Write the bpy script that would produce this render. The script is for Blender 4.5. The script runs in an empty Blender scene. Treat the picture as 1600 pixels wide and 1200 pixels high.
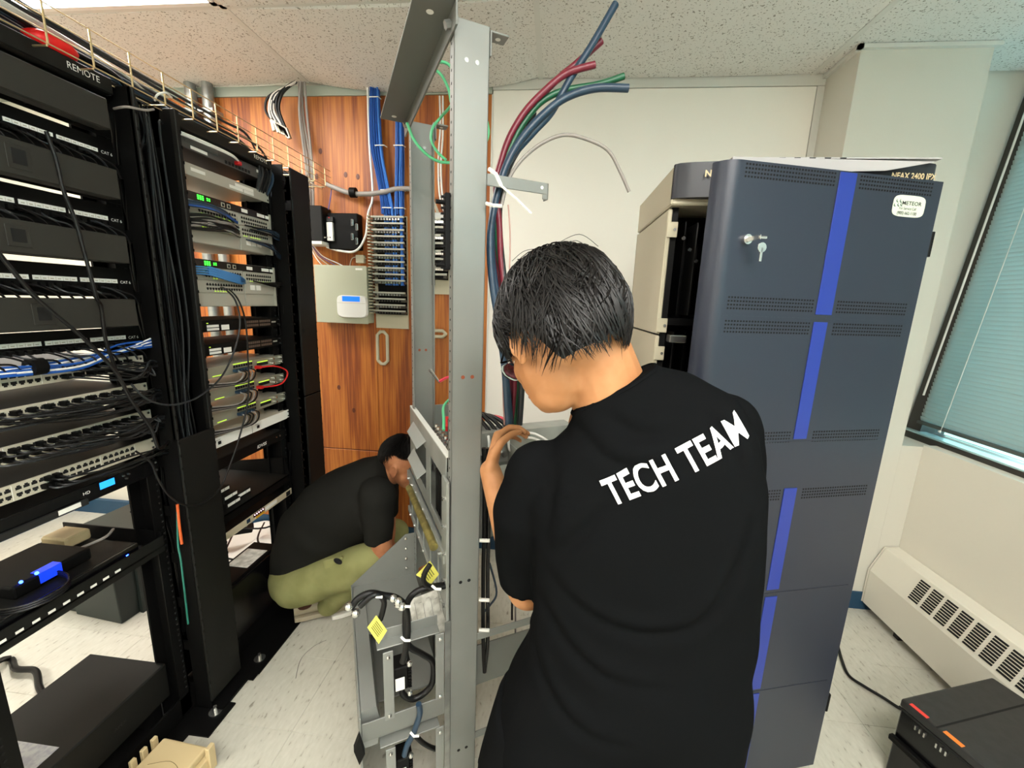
import bpy, bmesh, math, random
from mathutils import Vector, Matrix, noise
from mathutils.bvhtree import BVHTree
random.seed(7)
S = bpy.context.scene; COL = S.collection
# ------------------------------------------------ camera
F_PX, PITCH, YAW, ROLL, CAMH = 640., .197, -.095, .0355, 1.55
cp, sp, cy, sy, cr, sr = math.cos(PITCH), math.sin(PITCH), math.cos(YAW), math.sin(YAW), math.cos(ROLL), math.sin(ROLL)
fw = Vector((sy*cp, cy*cp, -sp)); rt = Vector((cy, -sy, 0)); upv = rt.cross(fw)
CR = cr*rt + sr*upv; CU = -sr*rt + cr*upv; CO = Vector((0, 0, CAMH))
cam = bpy.data.objects.new('camera', bpy.data.cameras.new('camera')); COL.objects.link(cam)
cam.matrix_world = Matrix(((CR.x, CU.x, -fw.x, 0), (CR.y, CU.y, -fw.y, 0), (CR.z, CU.z, -fw.z, CAMH), (0, 0, 0, 1)))
cam.data.sensor_width = 36; cam.data.lens = F_PX/1600*36; cam.data.clip_start = .02
S.camera = cam
def at(px, py, **k):              # the point of a real plane (x=, y= or z= constant) seen at a photo pixel
    r = (px-800)/F_PX*CR - (py-600)/F_PX*CU + fw
    a, v = list(k.items())[0]; i = 'xyz'.index(a)
    return CO + r*((v-CO[i])/r[i])
# ------------------------------------------------ light and exposure
S.view_settings.view_transform = 'Standard'; S.view_settings.look = 'None'
S.view_settings.gamma = 1; S.view_settings.use_curve_mapping = False; S.view_settings.exposure = 1.05
W = bpy.data.worlds.new('sky'); S.world = W; W.use_nodes = True
W.node_tree.nodes['Background'].inputs[0].default_value = (.50, .82, .88, 1)
W.node_tree.nodes['Background'].inputs[1].default_value = 4.5
PANEL_STRENGTH = 15.5
# ------------------------------------------------ materials
def lin(h):
    c = [int(h[i:i+2], 16)/255 for i in (0, 2, 4)]
    return tuple(x/12.92 if x <= .04045 else ((x+.055)/1.055)**2.4 for x in c) + (1,)
MC = {}
def mat(name, c='808080', r=.5, m=0, c2=None, vs=6, st=(1, 1, 1), lo=.4, hi=.6, bump=0, bs=60, emit=0, coat=0, trans=0, spec=.5, detail=3):
    if name in MC: return MC[name]
    M = bpy.data.materials.new(name); M.use_nodes = True; N = M.node_tree.nodes; L = M.node_tree.links
    b = N['Principled BSDF']; b.inputs['Base Color'].default_value = lin(c); b.inputs['Roughness'].default_value = r
    b.inputs['Metallic'].default_value = m; b.inputs['Coat Weight'].default_value = coat; b.inputs['Specular IOR Level'].default_value = spec
    b.inputs['Transmission Weight'].default_value = trans
    if emit: b.inputs['Emission Color'].default_value = lin(c); b.inputs['Emission Strength'].default_value = emit
    g = N.new('ShaderNodeNewGeometry'); mp = N.new('ShaderNodeMapping'); mp.inputs['Scale'].default_value = st
    L.new(g.outputs['Position'], mp.inputs[0])
    if c2:
        n = N.new('ShaderNodeTexNoise'); n.inputs['Scale'].default_value = vs; n.inputs['Detail'].default_value = detail; L.new(mp.outputs[0], n.inputs[0])
        cr_ = N.new('ShaderNodeValToRGB'); cr_.color_ramp.elements[0].color = lin(c2); cr_.color_ramp.elements[1].color = lin(c)
        cr_.color_ramp.elements[0].position = lo; cr_.color_ramp.elements[1].position = hi
        L.new(n.outputs[0], cr_.inputs[0]); L.new(cr_.outputs[0], b.inputs['Base Color'])
    if bump:
        n = N.new('ShaderNodeTexNoise'); n.inputs['Scale'].default_value = bs; n.inputs['Detail'].default_value = 2; L.new(mp.outputs[0], n.inputs[0])
        bp = N.new('ShaderNodeBump'); bp.inputs['Strength'].default_value = bump; bp.inputs['Distance'].default_value = .01
        L.new(n.outputs[0], bp.inputs['Height']); L.new(bp.outputs[0], b.inputs['Normal'])
    MC[name] = M; return M
def nd(M): return M.node_tree.nodes, M.node_tree.links, M.node_tree.nodes['Principled BSDF']
def wood():
    M = mat('plywood', 'B0541C', r=.52); N, L, b = nd(M)
    g = N.new('ShaderNodeNewGeometry'); mp = N.new('ShaderNodeMapping'); mp.inputs['Scale'].default_value = (6, 6, .55); L.new(g.outputs['Position'], mp.inputs[0])
    n1 = N.new('ShaderNodeTexNoise'); n1.inputs['Scale'].default_value = 1.3; n1.inputs['Detail'].default_value = 2; L.new(mp.outputs[0], n1.inputs[0])
    mu = N.new('ShaderNodeMath'); mu.operation = 'MULTIPLY'; mu.inputs[1].default_value = 16; L.new(n1.outputs[0], mu.inputs[0])
    si = N.new('ShaderNodeMath'); si.operation = 'SINE'; L.new(mu.outputs[0], si.inputs[0])
    mp2 = N.new('ShaderNodeMapping'); mp2.inputs['Scale'].default_value = (90, 90, 3); L.new(g.outputs['Position'], mp2.inputs[0])
    n2 = N.new('ShaderNodeTexNoise'); n2.inputs['Scale'].default_value = 1; n2.inputs['Detail'].default_value = 4; L.new(mp2.outputs[0], n2.inputs[0])
    ad = N.new('ShaderNodeMath'); ad.operation = 'MULTIPLY_ADD'; ad.inputs[1].default_value = .13; L.new(si.outputs[0], ad.inputs[0]); L.new(n2.outputs[0], ad.inputs[2])
    r = N.new('ShaderNodeValToRGB'); e = r.color_ramp.elements
    e[0].position = .3; e[0].color = lin('7A3A14'); e[1].position = .72; e[1].color = lin('BA722E'); k = e.new(.5); k.color = lin('9E561E')
    L.new(ad.outputs[0], r.inputs[0]); L.new(r.outputs[0], b.inputs['Base Color']); return M
def ceil_tile():
    M = mat('mineral_ceiling_tile', 'CFCBC0', r=.95); N, L, b = nd(M)
    g = N.new('ShaderNodeNewGeometry'); mp = N.new('ShaderNodeMapping'); mp.inputs['Scale'].default_value = (1, 1, 1); L.new(g.outputs['Position'], mp.inputs[0])
    n0 = N.new('ShaderNodeTexNoise'); n0.inputs['Scale'].default_value = 40; L.new(mp.outputs[0], n0.inputs[0])
    ad = N.new('ShaderNodeVectorMath'); ad.operation = 'MULTIPLY_ADD'; ad.inputs[1].default_value = (.03, .03, .03)
    L.new(n0.outputs[1], ad.inputs[0]); L.new(mp.outputs[0], ad.inputs[2])
    n = N.new('ShaderNodeTexNoise'); n.inputs['Scale'].default_value = 125; n.inputs['Detail'].default_value = 1; L.new(ad.outputs[0], n.inputs[0])
    r = N.new('ShaderNodeValToRGB'); e = r.color_ramp.elements; e[0].position = .335; e[0].color = lin('9A968C'); e[1].position = .375; e[1].color = lin('E0DED8')
    L.new(n.outputs[0], r.inputs[0]); L.new(r.outputs[0], b.inputs['Base Color'])
    bp = N.new('ShaderNodeBump'); bp.inputs['Strength'].default_value = .5; bp.inputs['Distance'].default_value = .003; L.new(r.outputs[0], bp.inputs['Height']); L.new(bp.outputs[0], b.inputs['Normal'])
    return M
def floor_mat():
    M = mat('vinyl_floor_tile', 'CFCDBF', r=.3); N, L, b = nd(M)
    g = N.new('ShaderNodeNewGeometry'); mp = N.new('ShaderNodeMapping'); mp.inputs['Scale'].default_value = (1, .35, 1); L.new(g.outputs['Position'], mp.inputs[0])
    n = N.new('ShaderNodeTexNoise'); n.inputs['Scale'].default_value = 75; n.inputs['Detail'].default_value = 2; L.new(mp.outputs[0], n.inputs[0])
    r = N.new('ShaderNodeValToRGB'); e = r.color_ramp.elements; e[0].position = .25; e[0].color = lin('8C8578'); e[1].position = .36; e[1].color = lin('C0BDB0')
    k = e.new(.7); k.color = lin('C9C6BA')
    L.new(n.outputs[0], r.inputs[0]); L.new(r.outputs[0], b.inputs['Base Color']); return M
M_wood = wood(); M_ceil = ceil_tile(); M_floor = floor_mat()
M_wall = mat('cream_wall_paint', 'DFDACD', r=.7, bump=.04, bs=180)
M_panel = mat('cream_wallboard', 'F3EFE6', r=.6)
M_grid = mat('ceiling_grid_paint', 'D6D5CE', r=.5)
M_pil = mat('pillar_paint', 'D2CFC4', r=.75, bump=.05, bs=200)
M_rad = mat('radiator_paint', 'DED9CB', r=.45)
M_base = mat('blue_vinyl_base', '1D4460', r=.5)
M_blk = mat('black_powder_coat', '040404', r=.6, spec=.18, bump=.05, bs=500)
M_blk2 = mat('black_cover', '11110F', r=.6, spec=.25, bump=.06, bs=600)
M_cov = mat('dark_grey_cover', '2B2A26', r=.6, spec=.3, bump=.06, bs=600)
M_blkg = mat('gloss_black', '08080A', r=.25)
M_dgrey = mat('dark_grey_metal', '1C1C1C', r=.6, m=.1)
M_cable = mat('black_cable', '060607', r=.45, spec=.35)
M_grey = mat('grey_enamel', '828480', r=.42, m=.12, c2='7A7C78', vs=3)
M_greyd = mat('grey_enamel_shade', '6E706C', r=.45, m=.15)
M_galv = mat('galvanised', 'A9ABA8', r=.35, m=.75, c2='8F928F', vs=14)
M_zinc = mat('zinc_wire', 'D8C49A', r=.3, m=.85)
M_steel = mat('bright_steel', 'D5D5D2', r=.22, m=.95)
M_hole = mat('dark_opening', '060606', r=.9)
M_white = mat('white_plastic', 'E8E7E2', r=.4)
M_label = mat('white_label', 'EDEBE4', r=.6)
M_beige = mat('switch_beige', 'B9B2A0', r=.5)
M_silver = mat('switch_silver', 'B4B2A6', r=.4, m=.2)
M_tan = mat('tan_plastic', 'C9B48A', r=.5)
M_navy = mat('navy_cabinet_paint', '262B38', r=.36, m=.1, bump=.08, bs=900)
M_band = mat('dark_blue_grey_plastic', '24262D', r=.45)
M_blue = mat('blue_stripe', '1C3188', r=.4)
M_cabb = mat('cabinet_beige', 'B9B29A', r=.5)
M_skin = mat('skin', 'B88258', r=.55, c2='AC764C', vs=20, spec=.35)
M_skin2 = mat('skin_tan', 'AC7450', r=.5, c2='9C6444', vs=20, spec=.35)
M_lip = mat('lip_skin', 'A4584A', r=.45)
M_hair = mat('black_hair', '090706', r=.5, spec=.3)
M_shirt = mat('black_tshirt_cotton', '0F1011', r=1, bump=.5, bs=9, spec=.02)
M_shirt2 = mat('faded_black_tshirt', '20201E', r=1, bump=.3, bs=10, spec=.03)
M_pants = mat('black_trousers', '101112', r=1, bump=.3, bs=8, spec=.02)
M_olive = mat('olive_cotton', '88885A', r=.9, bump=.3, bs=14, c2='7C7C50', vs=9, spec=.2)
M_ink = mat('black_ink', '16161A', r=.6)
M_whiteink = mat('white_print', 'F2F2F0', r=.6)
M_bluec = mat('blue_cable_jacket', '1A50A2', r=.45)
M_navyc = mat('navy_cable_jacket', '22384C', r=.4)
M_redc = mat('maroon_cable_jacket', '6E1A2C', r=.4)
M_greenc = mat('dark_green_cable_jacket', '1D5A3C', r=.4)
M_gry_c = mat('grey_cable_jacket', '8B8580', r=.5)
M_dgry_c = mat('charcoal_cable_jacket', '202326', r=.45)
M_green = mat('light_green_wire', '5CC08A', r=.4)
M_red = mat('red_plastic', 'C81E1E', r=.4)
M_pink = mat('red_wire', 'D03A50', r=.4)
M_orange = mat('orange_plastic', 'E0622A', r=.4)
M_yellow = mat('yellow_tag', 'D6D060', r=.6)
M_paper = mat('paper', 'F0EEE6', r=.8, c2='C8C6BC', vs=30)
M_cloth = mat('crumpled_plastic_sheet', 'D8D5CE', r=.5, bump=.5, bs=12)
M_ledg = mat('green_led', '30FF30', emit=3)
M_ledy = mat('yellow_green_led', 'B8E040', emit=.5)
M_ledb = mat('blue_led', '2040FF', emit=14)
M_ledw = mat('white_led', 'FFE0F0', emit=3)
M_lcd = mat('blue_lcd', '1E80E0', emit=1.2)
M_lcd2 = mat('keypad_screen', '1666E0', emit=.6)
M_tube = mat('lit_diffuser', 'FFFBF4', emit=PANEL_STRENGTH)
M_binb = mat('black_bin_plastic', '1B2422', r=.5)
M_slat = mat('blind_slat', 'C4D0CE', r=.4)
def _tr():
    N, L, b = nd(M_slat); t = N.new('ShaderNodeBsdfTranslucent'); t.inputs[0].default_value = (.5, .62, .62, 1)
    mx = N.new('ShaderNodeMixShader'); mx.inputs[0].default_value = .4; L.new(b.outputs[0], mx.inputs[1]); L.new(t.outputs[0], mx.inputs[2])
    L.new(mx.outputs[0], N['Material Output'].inputs[0])
_tr()
M_frame = mat('bronze_window_frame', '2A2622', r=.4)
M_glass = mat('window_glass', 'DDF2F2', r=.02, trans=1)
# ------------------------------------------------ mesh builder
class G:
    def __init__(s, T=None): s.V = []; s.F = []; s.T = T
    def add(s, vs, fs):
        n = len(s.V); s.V += [tuple(s.T(v)) if s.T else tuple(v) for v in vs]; s.F += [tuple(i+n for i in f) for f in fs]; return s
    def box(s, x0, x1, y0, y1, z0, z1):
        x0, x1 = sorted((x0, x1)); y0, y1 = sorted((y0, y1)); z0, z1 = sorted((z0, z1))
        return s.add([(x0,y0,z0),(x1,y0,z0),(x1,y1,z0),(x0,y1,z0),(x0,y0,z1),(x1,y0,z1),(x1,y1,z1),(x0,y1,z1)],
                     [(0,3,2,1),(4,5,6,7),(0,1,5,4),(1,2,6,5),(2,3,7,6),(3,0,4,7)])
    def obox(s, o, a, b, c):       # corner and three edge vectors
        o, a, b, c = map(Vector, (o, a, b, c))
        return s.add([o, o+a, o+a+b, o+b, o+c, o+a+c, o+a+b+c, o+b+c],
                     [(0,3,2,1),(4,5,6,7),(0,1,5,4),(1,2,6,5),(2,3,7,6),(3,0,4,7)])
    def prism(s, poly, d):         # 3D polygon pushed along d
        n = len(poly); d = Vector(d); P = [Vector(p) for p in poly]
        return s.add(P+[p+d for p in P], [tuple(range(n))[::-1], tuple(range(n, 2*n))]+[(i, (i+1)%n, n+(i+1)%n, n+i) for i in range(n)])
    def rings(s, R, cap=True):
        n = len(R[0]); vs = [v for r in R for v in r]; fs = []
        for i in range(len(R)-1):
            for j in range(n): fs.append((i*n+j, i*n+(j+1)%n, (i+1)*n+(j+1)%n, (i+1)*n+j))
        if cap: fs.append(tuple(range(n))[::-1]); fs.append(tuple(range((len(R)-1)*n, len(R)*n)))
        return s.add(vs, fs)
    def tube(s, pts, r, n=6, cap=True):
        P = [Vector(p) for p in pts]; R = []; up = None
        rr = r if isinstance(r, (list, tuple)) else [r]*len(P)
        for i, p in enumerate(P):
            t = (P[min(i+1, len(P)-1)]-P[max(i-1, 0)])
            if t.length < 1e-9: t = Vector((0, 0, 1))
            t.normalize()
            if up is None: up = Vector((0, 0, 1)) if abs(t.z) < .9 else Vector((1, 0, 0))
            a = t.cross(up)
            if a.length < 1e-6: a = t.cross(Vector((.3, 1, .2)))
            a.normalize(); b = a.cross(t).normalized(); up = b
            R.append([p+(a*math.cos(k*2*math.pi/n)+b*math.sin(k*2*math.pi/n))*rr[i] for k in range(n)])
        return s.rings(R, cap)
    def cyl(s, p, q, r, n=12, r2=None): return s.tube([p, q], [r, r if r2 is None else r2], n)
    def ell(s, c, ax, n=14, m=10):  # ax: three axis vectors
        c = Vector(c); A, B, C_ = map(Vector, ax); R = []
        for i in range(1, m):
            t = math.pi*i/m; R.append([c+A*math.sin(t)*math.cos(2*math.pi*k/n)+B*math.sin(t)*math.sin(2*math.pi*k/n)-C_*math.cos(t) for k in range(n)])
        k = len(s.V); s.rings(R, False); m1 = len(R)
        tp = len(s.V); s.add([c-C_, c+C_], [])
        for j in range(n): s.F.append((tp, k+(j+1)%n, k+j)); s.F.append((tp+1, k+(m1-1)*n+j, k+(m1-1)*n+(j+1)%n))
        return s
    def sph(s, c, r, n=14, m=10): return s.ell(c, ((r,0,0),(0,r,0),(0,0,r)), n, m)
    def capsule(s, p, q, r1, r2, n=14):
        p, q = Vector(p), Vector(q); s.tube([p, q], [r1, r2], n); s.sph(p, r1, n); s.sph(q, r2, n); return s
def wpos(o):
    p = Vector((0, 0, 0))
    while o: p += o.location; o = o.parent
    return p
def props(o, label=None, cat=None, group=None, kind=None):
    if label: o['label'] = label
    if cat: o['category'] = cat
    if group: o['group'] = group
    if kind: o['kind'] = kind
    return o
def obj(name, g, m, parent=None, smooth=False, bev=0, label=None, cat=None, group=None, kind=None, seg=1):
    me = bpy.data.meshes.new(name)
    V = g.V
    if parent is None:
        xs = [v[0] for v in V]; ys = [v[1] for v in V]; zs = [v[2] for v in V]
        o0 = Vector(((min(xs)+max(xs))/2, (min(ys)+max(ys))/2, min(zs)))
    else: o0 = wpos(parent)
    me.from_pydata([(v[0]-o0.x, v[1]-o0.y, v[2]-o0.z) for v in V], [], g.F); me.update()
    bm = bmesh.new(); bm.from_mesh(me); bmesh.ops.recalc_face_normals(bm, faces=bm.faces); bm.to_mesh(me); bm.free()
    if smooth:
        me.polygons.foreach_set('use_smooth', [True]*len(me.polygons)); me.set_sharp_from_angle(angle=math.radians(50))
    me.materials.append(m)
    o = bpy.data.objects.new(name, me); COL.objects.link(o)
    if parent: o.parent = parent
    else: o.location = o0
    if bev:
        b = o.modifiers.new('bevel', 'BEVEL'); b.width = bev; b.segments = seg; b.limit_method = 'ANGLE'; b.angle_limit = math.radians(50)
    return props(o, label, cat, group, kind)
def thing(name, label, cat, loc=(0, 0, 0), group=None):
    o = bpy.data.objects.new(name, None); COL.objects.link(o); o.location = loc; o.empty_display_size = .05
    return props(o, label, cat, group)
def dup(o, off, label=None, group=None, parent=None):
    c = o.copy(); COL.objects.link(c); c.location = o.location+Vector(off)
    if label: c['label'] = label
    if group: c['group'] = group
    for ch in o.children:
        d = ch.copy(); COL.objects.link(d); d.parent = c
        for g2 in ch.children: e = g2.copy(); COL.objects.link(e); e.parent = d
    return c
def child(o, off, parent): c = o.copy(); COL.objects.link(c); c.parent = parent; c.location = o.location+Vector(off); return c
def spl(P, n=6):
    P = [Vector(p) for p in P]; out = []
    for i in range(len(P)-1):
        a, b, c, d = P[max(i-1, 0)], P[i], P[i+1], P[min(i+2, len(P)-1)]
        for k in range(n):
            t = k/n; out.append(.5*((2*b)+(c-a)*t+(2*a-5*b+4*c-d)*t*t+(3*b-a-3*c+d)*t*t*t))
    out.append(P[-1]); return out
def cable(name, pts, r, m, label, group=None, n=6, k=6, cat='cable', parent=None):
    return obj(name, G().tube(spl(pts, k), r, n), m, parent, smooth=True, label=label, cat=cat, group=group)
def text(s, size, o, xd, yd, m, parent, name='lettering', bold=0, depth=.0003, fit=None, ital=0, **k):
    c = bpy.data.curves.new('t', 'FONT'); c.body = s; c.size = 1; c.offset = bold; c.resolution_u = 3; c.fill_mode = 'FRONT'; c.shear = ital
    t = bpy.data.objects.new('t', c); COL.objects.link(t); dg = bpy.context.evaluated_depsgraph_get()
    me = bpy.data.meshes.new_from_object(t.evaluated_get(dg)); bpy.data.objects.remove(t); bpy.data.curves.remove(c)
    xd, yd, o = Vector(xd).normalized(), Vector(yd).normalized(), Vector(o)
    xs = [v.co.x for v in me.vertices]; w = max(xs)-min(xs); x0 = min(xs)
    sx = fit/w if fit else size
    g = G(); z = xd.cross(yd).normalized()
    g.V = [tuple(o+xd*((v.co.x-x0)*sx)+yd*(v.co.y*size)+z*depth) for v in me.vertices]; g.F = [tuple(p.vertices) for p in me.polygons]
    bpy.data.meshes.remove(me); return obj(name, g, m, parent, **k)
def remesh(name, g, m, parent, voxel, smooth=6, label=None, fac=.5):
    o = obj(name, g, m, parent)
    md = o.modifiers.new('r', 'REMESH'); md.mode = 'VOXEL'; md.voxel_size = voxel
    if smooth: sm = o.modifiers.new('s', 'SMOOTH'); sm.iterations = smooth; sm.factor = fac
    dg = bpy.context.evaluated_depsgraph_get(); me = bpy.data.meshes.new_from_object(o.evaluated_get(dg))
    o.modifiers.clear(); old = o.data; o.data = me; bpy.data.meshes.remove(old); me.name = name
    me.polygons.foreach_set('use_smooth', [True]*len(me.polygons))
    if not me.materials: me.materials.append(m)
    if label: o['label'] = label
    return o
# ================================================ THE ROOM
CZ = 2.66; D = 2.344; XL, XR, YF = -3.3, 1.841, -2.6
fl = obj('floor', G().box(XL-.1, XR+.4, YF-.1, D+.1, -.1, -.004), M_dgrey, kind='structure')
TS = .3048
tl = obj('tile', G().box(.0004, TS-.0004, .0004, TS-.0004, -.004, 0), M_floor, fl, bev=.0006)
base0 = tl.location.copy()
x = -3.3; first = True
for i in range(17):
    for j in range(17):
        off = (-3.3+i*TS, D-(j+1)*TS, 0)
        if first: tl.location = base0+Vector(off); src0 = off; first = False
        else:
            c = tl.copy(); COL.objects.link(c); c.location = base0+Vector(off); c.parent = fl
ce = obj('ceiling', G().box(XL-.1, XR+.5, YF-.1, D+.1, CZ+.09, CZ+.15), M_grid, kind='structure')
LX = [-3.3, -2.63, -1.38, -.13, 1.168, 2.3]; LY = [D, 1.765, 1.155, .545, -.065, -.675, -1.285, -1.895, -2.6]
LIGHTS = [(1, 1), (3, 4), (1, 5), (3, 6)]
for a in range(5):
    for b in range(8):
        x0, x1, y0, y1 = LX[a]+.012, LX[a+1]-.012, LY[b+1]+.012, LY[b]-.012
        if (a, b) in LIGHTS: continue
        g = G(); n = 10 if b == 0 else 1; top = []
        sag = {2: .060, 1: .018, 3: .006}.get(a, .0) if b == 0 else .003*((a*3+b) % 3)
        R = []
        for i in range(n+1):
            t = i/n; xx = x0+(x1-x0)*t; s = sag*math.sin(math.pi*t)**.8 if 0 < t < 1 else 0
            z0 = CZ-.002 + (.008 if b == 0 else 0)
            R.append([(xx, y0, z0-s*.25), (xx, y1, z0-s), (xx, y1, z0-s+.016), (xx, y0, z0-s*.25+.016)])
        g.rings(R); obj('ceiling_tile', g, M_ceil, ce, smooth=False)
for xx in LX[1:5]: obj('grid_bar', G().box(xx-.012, xx+.012, YF, D, CZ+.004, CZ+.008).box(xx-.002, xx+.002, YF, D, CZ+.008, CZ+.05), M_grid, ce)
for yy in LY[1:8]: obj('grid_bar', G().box(XL, XR+.4, yy-.012, yy+.012, CZ+.004, CZ+.0085).box(XL, XR+.4, yy-.002, yy+.002, CZ+.0085, CZ+.05), M_grid, ce)
lbl = ['lit fluorescent ceiling panel above the equipment racks in the upper left of the view', 'lit fluorescent ceiling panel behind the camera over the standing man',
       'lit fluorescent ceiling panel behind the camera on the rack side', 'lit fluorescent ceiling panel nearest the rear of the room']
for q, (a, b) in enumerate(LIGHTS):
    x0, x1, y0, y1 = LX[a]+.012, LX[a+1]-.012, LY[b+1]+.012, LY[b]-.012
    t = thing('ceiling_light', lbl[q], 'light', ((x0+x1)/2, (y0+y1)/2, CZ))
    obj('frame', G().box(x0, x1, y0, y0+.02, CZ, CZ+.05).box(x0, x1, y1-.02, y1, CZ, CZ+.05).box(x0, x0+.02, y0, y1, CZ, CZ+.05).box(x1-.02, x1, y0, y1, CZ, CZ+.05), M_white, t)
    obj('diffuser', G().box(x0+.02, x1-.02, y0+.02, y1-.02, CZ+.006, CZ+.012), M_tube, t)
# back wall: core, plywood, cream board and its trims
wb = obj('wall_back', G().box(XL-.1, 2.5, D+.022, D+.14, -.1, CZ+.1), M_wall, kind='structure')
PS = [(-2.78, -2.26, .606, 2.6), (-2.258, -1.042, .606, 2.6), (-1.04, -.376, .606, 2.6), (-2.78, -2.26, .1, .6), (-2.258, -1.042, .1, .6), (-1.04, -.376, .1, .6)]
for (a, b, c, d) in PS: obj('plywood_sheet', G().box(a, b, D, D+.02, c, d), M_wood, wb, bev=.0015)
obj('backing_strip', G().box(-2.78, -.376, D+.005, D+.02, .59, .612), mat('dark_seam', '4A1E0C', r=.8), wb)
kn = G()
for (a, b) in [(-1.45, 2.22), (-1.36, 2.2), (-1.19, 2.21), (-1.12, 2.2), (-.8, 2.2), (-.7, 2.18), (-.66, 2.19), (-1.2, .86), (-1.29, 1.0), (-1.33, 2.33), (-1.7, 2.3), (-1.6, 1.9)]:
    kn.ell((a, D-.0002, b), ((.011, 0, 0), (0, .0012, 0), (0, 0, .016)), 8, 4)
obj('knots', kn, mat('wood_knot', '5A260E', r=.5), wb, kind='stuff')
obj('wallboard', G().box(-.374, 1.197, D, D+.02, .1, 2.618), M_panel, wb, bev=.001)
obj('panel_edge', G().box(-.38, -.372, D-.004, D+.01, .1, 2.6), M_grid, wb)
obj('trim_1', G().box(-.376, 1.232, D-.003, D+.02, 2.62, CZ+.01), M_grid, kind='structure')
obj('trim_2', G().box(1.199, 1.232, D-.003, D+.02, .1, 2.618), M_grid, kind='structure')
obj('trim_3', G().box(XL, -.378, D-.004, D+.02, 2.602, 2.65).box(XL, -.378, D-.008, D+.02, 2.60, 2.606), mat('grey_green_trim', 'A4ACA0', r=.5), kind='structure')
obj('baseboard_back', G().box(XL, 1.23, D-.008, D+.02, 0, .1), M_base, kind='structure')
# pillar, recess, low wall, right wall
pl = obj('wall_pillar', G().box(1.232, 1.745, 2.115, D+.1, 0, CZ+.1), M_pil, kind='structure')
obj('trim_4', G().box(1.214, 1.232, 2.097, D, CZ-.012, CZ+.004).box(1.214, 1.763, 2.097, 2.115, CZ-.012, CZ+.004).box(1.745, 1.763, 2.115, D, CZ-.012, CZ+.004), M_grid, kind='structure')
obj('baseboard_pillar', G().box(1.224, 1.842, 2.107, 2.115, 0, .1).box(1.224, 1.232, 2.115, D, 0, .1), M_base, kind='structure')
obj('trim_5', G().box(1.7455, 2.5, 2.115, D+.1, 0, .922), M_pil, kind='structure')
obj('wall_right', G().box(XR, XR+.12, YF, 2.114, 0, .915).box(XR, 2.5, YF, 2.114, .915, .932), M_wall, kind='structure')
obj('wall_left', G().box(XL-.1, XL, YF-.1, D+.1, -.1, CZ+.1), M_wall, kind='structure')
obj('wall_front', G().box(XL-.1, 2.6, YF-.1, YF, -.1, CZ+.1), M_wall, kind='structure')
obj('baseboard_left', G().box(XL, XL+.008, YF, D, 0, .1), M_base, kind='structure')
# window (leans outward towards the top)
WX0, WX1, Z0, Z1 = 1.93, 2.115, .932, CZ
def wt(v):  # local (depth outward, y, z) -> leaning window
    k = (v[2]-Z0)/(Z1-Z0); return (WX0+(WX1-WX0)*k+v[0], v[1], v[2])
YS = [2.344, .62, -1.1, -2.6]
win = obj('window_1', G(wt).box(.05, .12, YF, 2.36, Z0, Z0+.022), M_frame, kind='structure')
for a in YS:
    obj('mullion', G(wt).box(.0, .12, a-(.085 if a > 2 else .03), a+(.0 if a > 2 else .015), Z0, Z1), M_frame, win)
obj('head_frame', G(wt).box(.03, .12, YF, 2.344, Z1-.04, Z1+.05), M_frame, win)
obj('sill_frame', G(wt).box(-.03, .04, YF, 2.344, Z0-.012, Z0+.022), M_frame, win)
obj('window_ledge', G(wt).box(-.028, .03, YF, 2.344, Z0+.0225, Z0+.030), mat('anodised_sill', 'C4E4E8', r=.25, m=.6), win)
for i in range(3): obj('glass_pane', G(wt).box(.07, .076, YS[i+1]+.015, YS[i]-.03, Z0+.03, Z1-.04), M_glass, win)
# venetian blinds
def blind(y0, y1, lab):
    t = thing('venetian_blind', lab, 'blind', (WX0+.1, (y0+y1)/2, 2.6))
    def P(z, d=0): return WX0+(WX1-WX0)*(z-Z0)/(Z1-Z0)+d
    sl = None; n = 76; dz = (2.56-1.03)/n
    for i in range(n):
        z = 1.03+i*dz; xx = P(z)-.004
        if sl is None:
            R = []
            for k in range(5):
                a = -1+k*.5; c = .0025*(1-a*a); R.append((xx-a*.0034-c*.8, z+a*.0122))
            g = G(); g.rings([[(p[0], yy, p[1]) for p in R]+[(p[0]+.0007, yy, p[1]) for p in R[::-1]] for yy in (y0, y1)])
            sl = obj('slat', g, M_slat, t); x00, z00 = xx, z
        else: child(sl, (xx-x00, 0, z-z00), t)
    obj('bottom_rail', G(wt).box(-.018, .006, y0, y1, Z0+.072, Z0+.086), mat('blind_rail', '4A4E4C', r=.4), t)
    obj('head_rail', G(wt).box(-.02, .015, y0, y1, 2.58, 2.61), M_dgrey, t)
    L = y1-.14
    while L > y0:
        obj('ladder_cord', G(wt).box(-.0185, -.0165, L-.0016, L+.0016, Z0+.06, 2.6), M_white, t)
        obj('cord_clip', G().sph((P(1.0)-.022, L, 1.0), .006, 8, 6), M_white, t); L -= .42
    obj('tilt_wand', G(wt).tube([(-.02, y1+.012, 2.55), (-.02, y1+.012, 1.15)], .0045, 6), M_white, t)
blind(.66, 2.275, 'long venetian blind with closed grey slats in the window beside the pillar')
blind(-1.08, .6, 'venetian blind of the second window bay, out of view behind the camera')
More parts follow.
